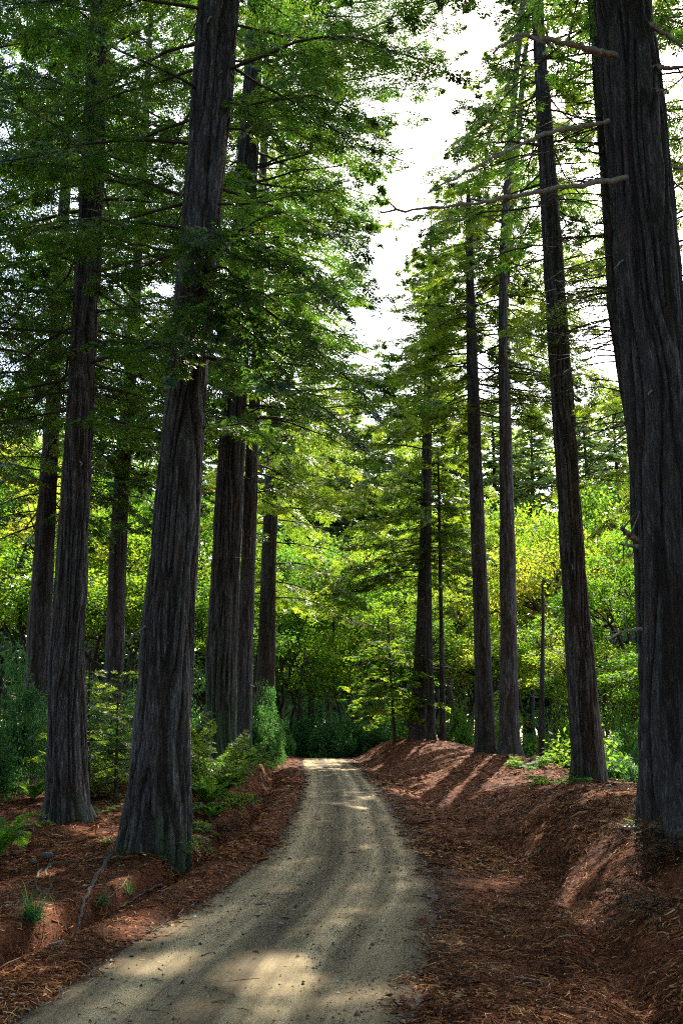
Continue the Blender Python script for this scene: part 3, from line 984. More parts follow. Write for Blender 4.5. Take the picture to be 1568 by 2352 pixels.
redwood('straight redwood with brown furrowed bark, right one of the close pair on the right bank',
        [(1169, 1728, 48), (1167, 1450, 39), (1164, 1200, 35), (1157, 900, 26), (1154, 700, 21), (1156, 550, 18), (1172, 300, 16), (1200, 0, 14)],
        39.0, 42, 15.5, 5.0, 90, .13, .042, 112, na=64, nz=220, amp=.022, J=5, K=7, step=.22, s0=.36, front=.9, dead_low=16, leaf=M_NEEDLE_LIT, stubs=3)
redwood('shading redwood added directly behind the close pair, only its high boughs showing',  # added tree, its high crown is there to shade the road
        [(1171, 1710, 30), (1167, 1200, 24), (1160, 700, 17), (1166, 550, 15), (1190, 300, 14), (1215, 0, 12)],
        47.0, 50, 22, 6.2, 84, .14, .045, 121, na=32, nz=120, amp=.02, mat=M_BARK_DARK, J=5, K=6, step=.22, s0=.35, leaf=M_NEEDLE_LIT)
redwood('tall redwood with sunlit grey furrows leaning left on the crest of the right bank',
        [(1355, 1815, 76), (1338, 1600, 68), (1315, 1300, 57), (1296, 1000, 53), (1276, 700, 47), (1260, 450, 42), (1248, 250, 36), (1238, 100, 29)],
        26.0, 37, 17.0, 4.6, 74, .095, .031, 113, na=140, nz=340, amp=.045, J=6, K=7, step=.2, s0=.48, front=.97, dead_low=30, dead_top=4, bare=(22, 350, 1150, 150), stubs=8,
        directed=[((1262, 350), (1010, 420), 2, .1), ((1268, 560), (1050, 640), 2, .15), ((1262, 430), (980, 560), 3, .1), ((1255, 480), (1420, 560), 1, .1), ((1265, 600), (1440, 540), 1, -.1), ((1270, 700), (1430, 640), 1, -.1), ((1245, 260), (1085, 275), 2, .1), ((1240, 150), (1105, 195), 3, .1), ((1250, 330), (1035, 355), 1, .12), ((1235, 60), (1165, 60), 4, .1), ((1240, 200), (1120, 140), 1, .1), ((1234, 10), (1180, -10), 2, .1), ((1248, 300), (1060, 240), 3, .12), ((1238, 110), (1170, 30), 0, .1)])
redwood('huge near-black redwood at the right edge with bare pale limbs high up',
        [(1562, 1870, 176), (1546, 1500, 157), (1527, 1200, 154), (1510, 900, 150), (1486, 600, 146), (1459, 300, 140), (1426, 0, 128)],
        14.0, 38, 15.5, 5.0, 60, .08, .026, 114, na=250, nz=560, amp=.075, mat=M_BARK_DARK, J=6, K=7, step=.17, stubs=10, flare=.15, freq=10.0,
        dead=[([(1412, 128, -.5), (1340, 108, -1.0), (1260, 92, -1.4), (1190, 80, -1.8), (1130, 120, -2.2)], .058),
              ([(1395, 280, -.45), (1320, 290, -.9), (1240, 310, -1.4), (1170, 345, -1.8), (1080, 390, -2.3), (985, 442, -2.8)], .040),
              ([(1438, 408, -.6), (1370, 418, -1.1), (1250, 438, -1.6), (1130, 460, -2.0), (1000, 478, -2.4), (875, 488, -2.9)], .044),
              ([(1488, 55, -.3), (1530, 80, -.4), (1590, 120, -.5)], .05), ([(1500, 155, -.3), (1545, 156, -.4), (1620, 158, -.5)], .05),
              ([(1510, 210, -.5), (1530, 205, -.8)], .03), ([(1460, 1240, -.5), (1432, 1220, -.8), (1428, 1208, -.85)], .05), ([(1462, 1255, -.5), (1425, 1250, -.85)], .035),
              ([(1470, 1445, -.4), (1430, 1450, -.6), (1395, 1470, -.8)], .028), ([(1545, 385, -.2), (1600, 393, -.2)], .025)])
redwood('slim redwood half hidden behind the huge right-edge trunk, bristling with bare twigs',
        [(1545, 1500, 56), (1500, 1200, 52), (1446, 900, 48), (1416, 700, 46), (1395, 400, 38), (1378, 200, 33), (1366, 50, 28)],
        19.0, 34, 16.0, 4.2, 40, .085, .028, 115, na=72, nz=220, amp=.024, J=5, K=6, step=.24, s0=.5, dead_low=20, dead_top=3, dens=.7, bare=(56, 180, 1000, -210), mat=M_BARK_DARK)
redwood('redwood beyond the right edge whose green boughs hang behind the huge trunk',
        [(1720, 1750, 70), (1690, 1200, 60), (1660, 600, 46), (1620, 100, 36)],
        25.0, 37, 7.5, 5.8, 95, .10, .032, 116, na=48, nz=120, amp=.03, J=5, K=6, step=.2, mat=M_BARK_DARK, leaf=M_NEEDLE_LIT)
redwood('redwood beyond the left edge hanging its boughs over the ferns',
        [(-150, 1800, 80), (-130, 1200, 64), (-80, 600, 50), (-30, 100, 40)],
        24.0, 38, 9.5, 5.8, 116, .095, .03, 117, na=48, nz=120, amp=.03, J=5, K=6, step=.2, mat=M_BARK_DARK)
redwood('leaning sapling pole with a broken top between the close pair and the grey-furrowed redwood',
        [(1242, 1700, 13), (1244, 1560, 11), (1246, 1440, 8)],
        41.0, 8.0, 5.5, 1.2, 5, .11, .036, 118, na=16, nz=60, amp=.006, mat=M_BARK_DARK, J=3, K=5, dead_low=5, name='sapling_pole')

# ------------------------------------------------------------------ far conifers (copies of two kinds)


def conifer_proto(seed, Ht, bl, nb, z0):
    """a whole conifer at the origin, to be copied"""
    rg = np.random.default_rng(seed)
    root = thing('far_conifer', 'x', 'tree')
    zs = np.linspace(-.5, Ht, 40)
    C = np.stack([.1 * np.sin(zs * .2 + seed), .1 * np.cos(zs * .17), zs], -1)
    V, F = tube(C, np.interp(zs, [-.5, 0, Ht], [.6, .48, .03]), 12)
    g = Geo(); g.add(V, F)
    link('trunk', g.mesh('trunk', [M_BARK_DARK], smooth=True), root)
    lines, g2 = [], Geo()
    for i in range(nb):
        z = z0 + (Ht * .985 - z0) * (i + rg.uniform()) / nb
        uu = (z - z0) / (Ht - z0)
        L = bl * max(.06, 1 - uu) ** .6 * rg.uniform(.55, 1.2)
        P = branch_line(np.array([0, 0, z]), i * 2.4 + rg.normal(0, .4), .02 + .25 * uu + rg.normal(0, .1), L, rg, .28)
        lines.append(P)
        V, F = tube(P[::2], np.linspace(.05, .012, len(P[::2])), 4); g2.add(V, F)
    link('branches', g2.mesh('branches', [M_BRANCH]), root)
    geo = Geo()
    sprays(geo, lines, .12, .30, .38, .19, rg, 4, 5, mask=False, wood=False, dens=.62, twl=1.25)
    link('crown', geo.mesh('crown', [M_FAR]), root)
    return root


protoA, protoB = conifer_proto(5, 34, 6.4, 190, 5), conifer_proto(6, 30, 5.8, 170, 3)
FAR = [(1405, 96, 880, 'pale sunlit conifer rising behind the rounded yellow-green tree at right'),
       (1335, 88, 930, 'far conifer seen just right of the grey-furrowed redwood'),
       (1480, 84, 1010, 'far conifer seen against the left side of the huge right-edge trunk'),
       (868, 92, 1010, 'far conifer closing the view straight over the road'),
       (800, 96, 850, 'far conifer whose tip ends the white sky gap, left of the road axis'),
       (715, 92, 830, 'far conifer over the road bend, second from the tip under the sky gap'),
       (640, 88, 860, 'far conifer glimpsed right of the dark trunk behind the bank shrub'),
       (925, 90, 900, 'far conifer just left of the mound conifer'),
       (1040, 86, 880, 'far conifer between the mound conifer and the close pair'),
       (1125, 90, 900, 'far conifer seen between the two trunks of the close pair'),
       (1215, 84, 930, 'far conifer between the close pair and the grey-furrowed redwood'),
       (450, 84, 900, 'far conifer glimpsed just right of the massive left trunk'),
       (335, 90, 950, 'far conifer between the slender left redwood and the massive trunk'),
       (235, 86, 900, 'far conifer glimpsed right of the straight dark left redwood'),
       (40, 84, 880, 'far conifer at the left edge behind the yellow-lit crowns'),
       (130, 92, 960, 'far conifer behind the broad shadowy redwood at left'),
       (1185, 95, 980, 'far conifer peeping out right of the close pair'),
       (560, 86, 900, 'far conifer glimpsed between the trunks of the left bank'),
       (765, 84, 960, 'lower far conifer left under the sky gap'),
       (905, 82, 1060, 'lowest far conifer, straight over the end of the road')]
for i, (px, Y, top, lab) in enumerate(FAR):
    Y += 30
    pr = protoA if i % 2 == 0 else protoB
    o = pr if i < 2 else copy_tree(pr)
    T = at(px, top, Y)
    zb = float(terrain(T[0], Y))
    s = (T[2] - zb) / (34 if i % 2 == 0 else 30)
    o.location = (T[0], Y, zb)
    o.scale = (max(s * 1.2, .95), max(s * 1.2, .95), s)
    o.rotation_euler = (0, 0, i * 1.7)
    o['label'] = lab
    o['group'] = 'far conifers beyond the bend'

# ------------------------------------------------------------------ broadleaf understory


def wiggly(p0, p1, rg, n=9, amp=.12):
    s = np.linspace(0, 1, n)
    L = np.linalg.norm(p1 - p0)
    P = p0 + (p1 - p0) * s[:, None]
    for f in (1, 2, 3):
        P = P + rg.normal(0, amp * L / f / 1.6, 3) * np.sin(math.pi * f * s)[:, None]
    return P


def leaf_clumps(geo, C, Rad, nper, ll, lw, rg, flat=.55):
    n = len(C) * nper
    c = np.repeat(C, nper, 0)
    d = norm(rg.normal(0, 1, (n, 3)))
    rad = np.repeat(Rad, nper) * rg.uniform(.15, 1, n) ** .55
    P = c + d * rad[:, None] * np.array([1, 1, flat])
    k = vn(P[:, 0] * 1.7, P[:, 1] * 1.7, P[:, 2] * 1.7, 33) + rg.uniform(-.2, .2, n) > .44
    P, d = P[k], d[k]
    n = len(P)
    D = norm(d * np.array([1, 1, .3]) + rg.normal(0, .55, (n, 3)) + np.array([0, 0, -.25]))
    Nn = norm(rg.normal(0, .55, (n, 3)) + np.array([0, 0, 1.]))
    V, F = leaves(P, D, Nn, ll * rg.uniform(.6, 1.3, n), lw * rg.uniform(.7, 1.2, n))
    tone = vn(P[:, 0] * .9, P[:, 1] * .9, P[:, 2] * .9, 71)
    geo.add(V, F, np.clip(tone * .7 + rg.uniform(0, .35, n) - .05, 0, 1))


def broadleaf_proto(name, seed, h, spread, nst, ncl, nper, ll, mat, low=.42):
    rg = np.random.default_rng(seed)
    root = thing(name, 'x', 'tree')
    g = Geo()
    tips = []
    for q in range(nst):
        a = rg.uniform(0, 6.28)
        p0 = np.array([math.cos(a), math.sin(a), 0]) * rg.uniform(0, .35)
        a += rg.normal(0, .6)
        p1 = np.array([math.cos(a) * spread * rg.uniform(.12, .45), math.sin(a) * spread * rg.uniform(.12, .45), h * rg.uniform(.62, .76)])
        P = wiggly(p0 - np.array([0, 0, .4]), p1, rg, 14, .11)
        V, F = tube(P, np.linspace(.20, .09, 14) * rg.uniform(.7, 1.2), 7); g.add(V, F)
        tips += [P[i] for i in (6, 8, 10, 12, 13)]
    tips = np.array(tips)
    C = rg.normal(0, 1, (ncl, 3)); C = norm(C) * (rg.uniform(.2, 1, (ncl, 1)) ** .5)
    C = C * np.array([spread, spread, h * (1 - low) * .5]) + np.array([0, 0, h * (low + (1 - low) * .48)])
    C += rg.normal(0, .3, C.shape)
    for c in C:
        dd = np.linalg.norm((tips - c) * np.array([1, 1, 1.0]), axis=1) + 2.5 * np.clip(tips[:, 2] - c[2] + .4, 0, None)
        t = tips[int(np.argmin(dd))]
        V, F = tube(wiggly(t, c, rg, 7, .13), np.linspace(.05, .012, 7), 5); g.add(V, F)
    link('trunk', g.mesh('trunk', [M_STEM], smooth=True), root)
    geo = Geo()
    leaf_clumps(geo, C, rg.uniform(.75, 1.35, ncl) * spread * .30, nper, ll, ll * .5, rg)
    link('crown', geo.mesh('crown', [mat]), root)
    return root


KIND = [broadleaf_proto('broadleaf_tree', 21, 12, 3.6, 3, 46, 330, .22, M_BROAD, .56),
        broadleaf_proto('broadleaf_tree', 22, 12, 3.2, 4, 42, 330, .21, M_BROAD_M, .42),
        broadleaf_proto('broadleaf_tree', 23, 12, 4.0, 3, 50, 320, .23, M_BROAD, .58),
        broadleaf_proto('broadleaf_tree', 24, 10, 3.4, 4, 46, 330, .20, M_BROAD_M, .46)]
KH = [12, 12, 12, 10]
used = set()
BROAD = [(815, 62, 1420, 3, .85, 'dark shaded tree with crooked stems right of the road bend'),
         (690, 60, 1440, 3, .8, 'dark shaded tree with crooked stems left of the road bend'),
         (745, 64, 1235, 0, 1.0, 'bright yellow-green broadleaf tree closing the view where the road bends'),
         (868, 78, 1245, 1, 1.0, 'pale sunlit broadleaf crown in the gap left of the mound conifer'),
         (676, 72, 1190, 2, 1.0, 'yellow-green tree standing between the bank shrub and the road bend'),
         (925, 62, 1330, 1, .9, 'mid-green broadleaf tree directly behind the mound conifer on its left'),
         (1052, 62, 1300, 0, .9, 'broadleaf tree filling the space between mound conifer and close pair'),
         (1222, 55, 1200, 2, .9, 'green broadleaf tree with crooked stems right of the close pair'),
         (1402, 46, 1238, 1, .8, 'rounded bright yellow-green tree left of the huge right-edge trunk'),
         (1500, 56, 1130, 0, 1.0, 'yellow-green tree mostly hidden by the huge right-edge trunk'),
         (1290, 60, 1150, 0, 1.0, 'broadleaf tree behind the grey-furrowed redwood'),
         (20, 50, 960, 2, 1.25, 'tall yellow-lit broadleaf tree at the left edge above the blue-green shrub'),
         (228, 54, 1060, 1, 1.1, 'yellow-lit tree with twisted stems right of the straight dark left redwood'),
         (335, 58, 1040, 0, 1.1, 'yellow-lit tree with snaking stems left of the massive trunk'),
         (455, 62, 1090, 2, 1.1, 'green-gold broadleaf tree glimpsed between massive and lichen-streaked trunks'),
         (600, 68, 1150, 1, 1.1, 'yellow-green tree behind the dark trunk of the left bank'),
         (125, 62, 1010, 0, 1.2, 'yellow-lit tree behind the broad shadowy redwood'),
         (-70, 42, 1040, 1, 1.1, 'leafy tree cut off by the left edge of the view'),
         (405, 47, 1300, 1, .9, 'shaded small tree close behind the massive trunk'),
         (215, 46, 1290, 2, .9, 'shaded small tree close behind the straight dark left redwood'),
         (1130, 74, 1110, 2, 1.1, 'sunlit broadleaf tree behind the close pair'),
         (1385, 68, 1070, 2, 1.1, 'sunlit tree further back behind the rounded yellow-green tree'),
         (1000, 76, 1150, 0, 1.0, 'sunlit broadleaf tree further back behind the mound conifer'),
         (545, 55, 1310, 3, .9, 'shaded tree glimpsed between the trunks of the left bank'),
         (755, 72, 1330, 3, 1.0, 'shaded tree with forked stems behind the centre of the road bend'),
         (1180, 56, 1440, 1, .8, 'shaded small tree right behind the close pair'),
         (1330, 44, 1460, 0, .8, 'low shaded tree just right of the grey-furrowed redwood'),
         (1440, 40, 1480, 1, .8, 'low shaded tree at the foot of the rounded yellow-green tree'),
         (1085, 58, 1430, 2, .8, 'low green tree left of the close pair'),
         (300, 50, 1180, 0, .9, 'golden-green tree with snaking stems behind the slender left redwood'),
         (60, 44, 1250, 2, .9, 'green-gold tree leaning over the tall blue-green shrub'),
         (650, 60, 1300, 1, .8, 'yellow-green tree right behind the dark trunk of the left bank'),
         (800, 70, 1290, 0, .9, 'bright lime tree in the middle of the forest gap'),
         (1250, 48, 1400, 0, .7, 'small tree whose dark branching stems show left of the grey-furrowed redwood'),
         (1000, 57, 1400, 1, .7, 'small green tree between the mound conifer and the pole-thin redwood')]
for i, (px, Y, top, k, ws, lab) in enumerate(BROAD):
    o = KIND[k] if k not in used else copy_tree(KIND[k])
    used.add(k)
    T = at(px, top, Y)
    zb = float(terrain(T[0], Y))
    s = (T[2] - zb) / KH[k] * .97
    o.location = (T[0], Y, zb)
    o.scale = (max(ws, s * .8), max(ws, s * .8), s)
    o.rotation_euler = (0, 0, i * 2.1 + .4)
    o['label'] = lab
    o['group'] = 'broadleaf trees of the understory'

# ------------------------------------------------------------------ bushes


def bush_proto(seed, h, rad, ncl, nper, ll, mat, stems=7):
    rg = np.random.default_rng(seed)
    root = thing('leafy_bush', 'x', 'bush')
    C = norm(rg.normal(0, 1, (ncl, 3)) * np.array([1, 1, .9])) * rg.uniform(.2, 1.12, (ncl, 1)) ** .6
    C[:, 2] = np.abs(C[:, 2]) * rg.uniform(.6, 1.1, ncl)
    C = C * np.array([rad, rad, h * .86]) + np.array([0, 0, h * .06])
    g = Geo()
    for c in C[::2]:
        V, F = tube(wiggly(np.array([*(rg.normal(0, .12, 2)), -.2]), c, rg, 8, .10), np.linspace(.028, .008, 8), 5); g.add(V, F)
    link('stems', g.mesh('stems', [M_STEM], smooth=True), root)
    geo = Geo()
    leaf_clumps(geo, C, rg.uniform(.35, 1.5, ncl) * rad * .34, nper, ll, ll * .52, rg, .8)
    link('foliage', geo.mesh('foliage', [mat]), root)
    return root


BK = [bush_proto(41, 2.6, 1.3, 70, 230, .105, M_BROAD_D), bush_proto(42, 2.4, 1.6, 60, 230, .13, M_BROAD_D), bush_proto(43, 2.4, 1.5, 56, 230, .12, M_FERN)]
BKH, BKR = [2.6, 2.4, 2.4], [1.3, 1.6, 1.5]
usedb = set()
# px, Y, top py, half width px, kind
BUSH = [(38, 28, 1425, 82, 0, 'tall blue-green shrub at the left edge beside the straight dark redwood'),
        (-20, 25, 1560, 70, 0, 'lower blue-green shrub cut off by the left edge'),
        (110, 31, 1560, 60, 0, 'dim shrub squeezed between the blue-green shrub and the straight dark redwood'),
        (604, 42, 1535, 40, 0, 'glossy leaning shrub on the left bank right of the twin trunks'),
        (628, 45, 1610, 26, 0, 'small shrub at the road end of the left bank'),
        (690, 60, 1590, 62, 1, 'dark shrub where the road disappears, beside the left bank'),
        (752, 58, 1640, 60, 1, 'low dark shrub facing the end of the road'),
        (815, 59, 1600, 62, 1, 'dark glossy shrub right of the end of the road'),
        (880, 60, 1640, 56, 1, 'dark shrub left of the red needle mound'),
        (720, 66, 1530, 75, 1, 'big shadowed shrub behind the end of the road'),
        (850, 68, 1520, 75, 1, 'big shadowed shrub behind the mound conifer, left of it'),
        (1055, 56, 1590, 48, 2, 'bright green bush between the thin pole and the close pair'),
        (1030, 60, 1640, 44, 2, 'small green bush behind the needle mound'),
        (1235, 46, 1640, 55, 1, 'dark bush right of the close pair, below the bank'),
        (1290, 42, 1590, 60, 2, 'green bush immediately left of the grey-furrowed redwood'),
        (1420, 38, 1590, 70, 2, 'green bush filling the gap between the grey-furrowed redwood and huge trunk'),
        (1400, 33, 1690, 50, 1, 'dark low bush right of the grey-furrowed redwood'),
        (1480, 36, 1650, 60, 1, 'dark bush touching the left side of the huge trunk'),
        (300, 34, 1600, 70, 1, 'dark undergrowth bush between the two thick left trunks'),
        (225, 37, 1560, 70, 1, 'dark bush behind the conifer sapling at left'),
        (470, 40, 1560, 50, 1, 'dark bush glimpsed between the massive and the lichen-streaked trunks'),
        (650, 53, 1655, 26, 1, 'dark bush at the left corner of the road end'),
        (360, 44, 1500, 80, 1, 'tall dark bush behind the massive trunk'),
        (950, 64, 1580, 60, 1, 'dark bush behind the mound conifer trunk'),
        (1150, 52, 1600, 60, 2, 'green bush seen between the two trunks of the close pair')]
for i, (px, Y, top, hw_, k, lab) in enumerate(BUSH):
    o = BK[k] if k not in usedb else copy_tree(BK[k])
    usedb.add(k)
    T = at(px, top, Y)
    zb = float(terrain(T[0], Y))
    sz = max((T[2] - zb), .3) / BKH[k]
    sx = hw_ * Y / FP / BKR[k]
    o.location = (T[0], Y, zb)
    o.scale = (sx, sx, sz)
    o.rotation_euler = (0, 0, i * 1.3)
    o['label'] = lab
    o['group'] = 'bushes of the undergrowth'

# ------------------------------------------------------------------ conifer saplings and basal sprouts
redwood('spindly conifer sapling with flat sunlit sprays between the two thick left trunks',
        [(205, 1760, 9), (204, 1640, 7), (206, 1560, 4)], 26.0, 3.6, .7, 1.5, 34, .085, .026, 131, na=12, nz=40, amp=.003, J=5, K=7, step=.13, s0=.15, mat=M_STEM, leaf=M_NEEDLE_LIT, flare=.1, profile=.35, front=0,
        name='conifer_sapling', group='conifer saplings')
redwood('conifer sapling with drooping sprays just left of the massive trunk',
        [(268, 1740, 8), (270, 1640, 6), (272, 1580, 3)], 25.0, 3.4, .5, 1.5, 32, .085, .026, 132, na=12, nz=40, amp=.003, J=5, K=7, step=.13, s0=.15, mat=M_STEM, leaf=M_NEEDLE_LIT, flare=.1, profile=.35, front=0,
        name='conifer_sapling', group='conifer saplings')
redwood('low overhanging sapling with yellow-green sprays left of the mound conifer',
        [(905, 1690, 9), (900, 1600, 7), (895, 1520, 4)], 50.0, 7.2, 2.2, 3.0, 54, .17, .075, 134, na=12, nz=40, amp=.003, J=5, K=7, step=.18, front=0, profile=.4, s0=.15, mat=M_STEM, leaf=M_BROAD, flare=.1, dens=1.0,
        name='conifer_sapling', group='conifer saplings')


def sprout(label, px, py, r, n, seed, leaf, ll=.05, tilt=(.1, .9)):
    rg = np.random.default_rng(seed)
    p = ground_hit(px, py)
    root = thing('basal_sprout', label, 'plant', p, 'sprouts at the trunk feet')
    lines = [branch_line(p + np.array([*rg.normal(0, r * .35, 2), -.03]), rg.uniform(0, 6.28), rg.uniform(*tilt), r * rg.uniform(.6, 1.2), rg, .35, 7) for _ in range(n)]
    g = Geo()
    for P in lines:
        V, F = tube(P, np.linspace(.006, .002, 7), 4); g.add(V, F)
    link('stems', g.mesh('stems', [M_STEM], p), root)
    geo = Geo()
    sprays(geo, lines, .1, .06, ll, ll * .3, rg, 4, 6, mask=False, dens=1.0, twl=.5)
    link('foliage', geo.mesh('foliage', [leaf, M_STEM], p), root)


sprout('dark green sprout fringe in front of the massive trunk base', 345, 1945, .62, 26, 1, M_NEEDLE)
sprout('grey-green sprout at the right front foot of the massive trunk', 405, 1935, .50, 20, 2, M_NEEDLE_LIT)
sprout('small sprout at the left front foot of the massive trunk', 265, 1935, .45, 16, 3, M_NEEDLE)
sprout('tiny sprout at the left foot of the straight dark redwood', 118, 1890, .35, 12, 4, M_NEEDLE_LIT)
sprout('sprout between the straight dark redwood and the massive trunk', 232, 1870, .40, 12, 5, M_FERN)
sprout('sprout on the ditch bank below the lichen-streaked trunk', 520, 1765, .55, 18, 6, M_FERN, .08)
sprout('yellow-green sprout on the ditch edge right of the massive trunk', 452, 1905, .42, 16, 7, M_FERN)
sprout('trailing brown-green sprout over the ditch right of the ferns', 530, 1840, .50, 20, 8, M_NEEDLE_LIT, .07)
sprout('little dark plant on the brink of the right bank below the close pair', 1212, 1762, .7, 16, 10, M_FERN, .10)
sprout('little leafy plant at the left foot of the grey-furrowed redwood', 1285, 1800, .6, 14, 11, M_FERN, .09)
sprout('tall brightly lit spray of redwood shoots right behind the massive trunk', 452, 1815, 1.35, 34, 21, M_NEEDLE_LIT, .085, (.5, 2.2))
sprout('lower lit spray of redwood shoots beside the ferns', 470, 1790, 1.0, 28, 22, M_FERN, .08, (.2, 1.4))
sprout('green shoots on the left bank at the foot of the twin trunks', 560, 1745, .8, 22, 23, M_FERN, .09, (.2, 1.2))
sprout('dim shoots in the shadow left of the massive trunk', 245, 1800, .9, 22, 24, M_NEEDLE_LIT, .07, (.2, 1.4))
sprout('dim sprout on the dark bank below the huge right-edge trunk', 1490, 1900, .40, 14, 9, M_NEEDLE)


# ------------------------------------------------------------------ ferns and grass
M_DRY = simple_mat('dry_brown_fronds', [(0, (.05, .024, .012)), (.5, (.13, .06, .028)), (1, (.26, .15, .075))], attr=True, rough=.8)
for i, (lab, px, py, r) in enumerate([('dry brown tangle at the left foot of the huge right-edge trunk', 1478, 1905, .55), ('dry brown tangle under the huge right-edge trunk, further right', 1545, 1945, .7),
                                      ('dry twiggy tangle between the straight dark redwood and the massive trunk', 238, 1835, .8), ('dry brown fronds on the ditch edge below the ferns', 500, 1905, .5),
                                      ('dry brown fronds hanging over the ditch under the lichen-streaked trunk', 560, 1835, .55), ('dry brown heap at the mossy root of the massive trunk', 455, 1985, .4),
                                      ('dry twigs at the brink beside the close pair', 1195, 1752, .6), ('dry brown tangle on the dark lower right bank', 1500, 2080, .5)]):
    sprout(lab, px, py, r, 22, 60 + i, M_DRY, .045, (.05, .9))


def fern(label, px, py, size, n, seed, azr=(0, 6.28), rise=1.7):
    rg = np.random.default_rng(seed)
    p = ground_hit(px, py)
    root = thing('fern', label, 'fern', p, 'ferns on the left side')
    for q in range(n):
        a = azr[0] + (azr[1] - azr[0]) * (q + rg.uniform(.1, .9)) / n
        L = size * rg.uniform(.75, 1.15)
        P = branch_line(np.zeros(3), a, rise * rg.uniform(.7, 1.2), L, rg, rise * .72, 14, .04)
        g = Geo()
        V, F = tube(P, np.linspace(.007, .002, 14), 4); g.add(V, F, mat=1)
        m = 46
        s = np.linspace(.12, .98, m)
        idx = np.arange(14) / 13
        pos = np.stack([np.interp(s, idx, P[:, c]) for c in range(3)], 1)
        T = norm(np.stack([np.interp(np.clip(s + .05, 0, 1), idx, P[:, c]) - np.interp(s - .05, idx, P[:, c]) for c in range(3)], 1))
        side = np.where(np.arange(m) % 2 == 0, 1, -1)[:, None]
        up = norm(np.cross(np.cross(T, [0, 0, 1.]), T))
        D = norm(T * .45 + np.cross(T, up) * side + np.array([0, 0, -.15]) + rg.normal(0, .06, (m, 3)))
        ln = L * .27 * np.sin(np.clip(s * 1.05, 0, 1) * math.pi * .92 + .22) * rg.uniform(.85, 1.1, m)
        ln = np.clip(ln, .02, None)
        N2 = norm(up + rg.normal(0, .15, (m, 3)))
        K = 9
        PP, DD, NN, LL = [], [], [], []
        for k in range(K):
            f = (k + .5) / K
            for sd in (1, -1):
                PP.append(pos + D * (ln * f)[:, None])
                DD.append(norm(D * .5 + np.cross(D, N2) * sd + rg.normal(0, .08, (m, 3))))
                NN.append(norm(N2 + rg.normal(0, .15, (m, 3))))
                LL.append(ln * .26 * (1 - f * .75) + .006)
        PP, DD, NN, LL = map(np.concatenate, (PP, DD, NN, LL))
        V, F = leaves(PP, DD, NN, LL, LL * .55 + .004)
        g.add(V, F, np.clip(rg.uniform(0, .6, len(F)) + rg.uniform(0, .35), 0, 1))
        link('frond', g.mesh('frond', [M_FERN, M_STEM]), root)
    return root


fern('big bright fern cut off by the left edge of the view', -25, 1985, .95, 15, 1)
fern('feathery fern right of the massive trunk above the ditch', 478, 1850, .75, 20, 2)
fern('fern with hanging fronds nearest the ditch below the lichen-streaked trunk', 515, 1825, .65, 18, 3)
fern('pale fern behind the feathery one, close to the lit sapling', 462, 1790, .75, 18, 4)
fern('brownish low fern leaning over the ditch right of the massive trunk', 490, 1885, .65, 13, 5)
fern('small fern tucked under the leaning shrub of the left bank', 628, 1750, .9, 12, 6)
fern('small dim fern at the left foot of the straight dark redwood', 75, 1840, .6, 10, 7)
fern('little fern at the foot of the lichen-streaked trunk', 545, 1785, .7, 11, 8)


def grass(label, px, py, h, n, seed):
    rg = np.random.default_rng(seed)
    p = ground_hit(px, py)
    g = Geo()
    for q in range(n):
        P = branch_line(np.array([*rg.normal(0, .05, 2), -.02]), rg.uniform(0, 6.28), rg.uniform(1.0, 3.0), h * rg.uniform(.3, .55), rg, rg.uniform(.8, 2.2), 7, .05)
        wd = np.linspace(.006, .001, 7)
        sd = norm(np.cross(P[-1] - P[0], [0, 0, 1.]))
        V = np.stack([P + sd * wd[:, None], P - sd * wd[:, None]], 1).reshape(-1, 3)
        F = np.array([[2 * i, 2 * i + 1, 2 * i + 3, 2 * i + 2] for i in range(6)])
        g.add(V, F, np.full(6, rg.uniform(0, .9)))
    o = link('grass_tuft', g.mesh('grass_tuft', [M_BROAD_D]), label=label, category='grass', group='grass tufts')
    o.location = p


grass('spiky green grass tuft in the needle litter at lower left', 72, 2110, .50, 190, 1)
grass('small grass tuft on the slope left of the mossy root', 232, 2075, .34, 60, 2)
grass('low mossy grass patch under the massive trunk', 290, 2050, .26, 70, 3)
grass('thin grass at the back of the left clearing', 92, 1805, .5, 50, 4)

# ------------------------------------------------------------------ roots, fallen twigs, stones, single leaves


def ground_line(name, label, cat, pix, r0, r1, mat, seed, group=None, lift=.6, n=5, parts=None):
    rg = np.random.default_rng(seed)
    G = np.array([ground_hit(*q) for q in pix])
    tt = np.linspace(0, len(G) - 1, n * len(G))
    P = np.stack([np.interp(tt, np.arange(len(G)), G[:, c]) for c in range(3)], 1)
    P[:, :2] += rg.normal(0, r0 * .3, (len(P), 2))
    R = np.linspace(r0, r1, len(P))
    P[:, 2] = surf(P[:, 0], P[:, 1]) + R * lift
    k = np.array([.25, .5, .25])
    P[:, 2] = np.convolve(np.pad(P[:, 2], 1, mode='edge'), k, 'valid')
    V, F = tube(P, R * rg.uniform(.85, 1.15, len(P)), 7)
    c = P.mean(0)
    g = Geo(); g.add(V, F)
    o = link(name, g.mesh(name, [mat], c, True), label=label, category=cat)
    o.location = c
    if group:
        o['group'] = group
    return o


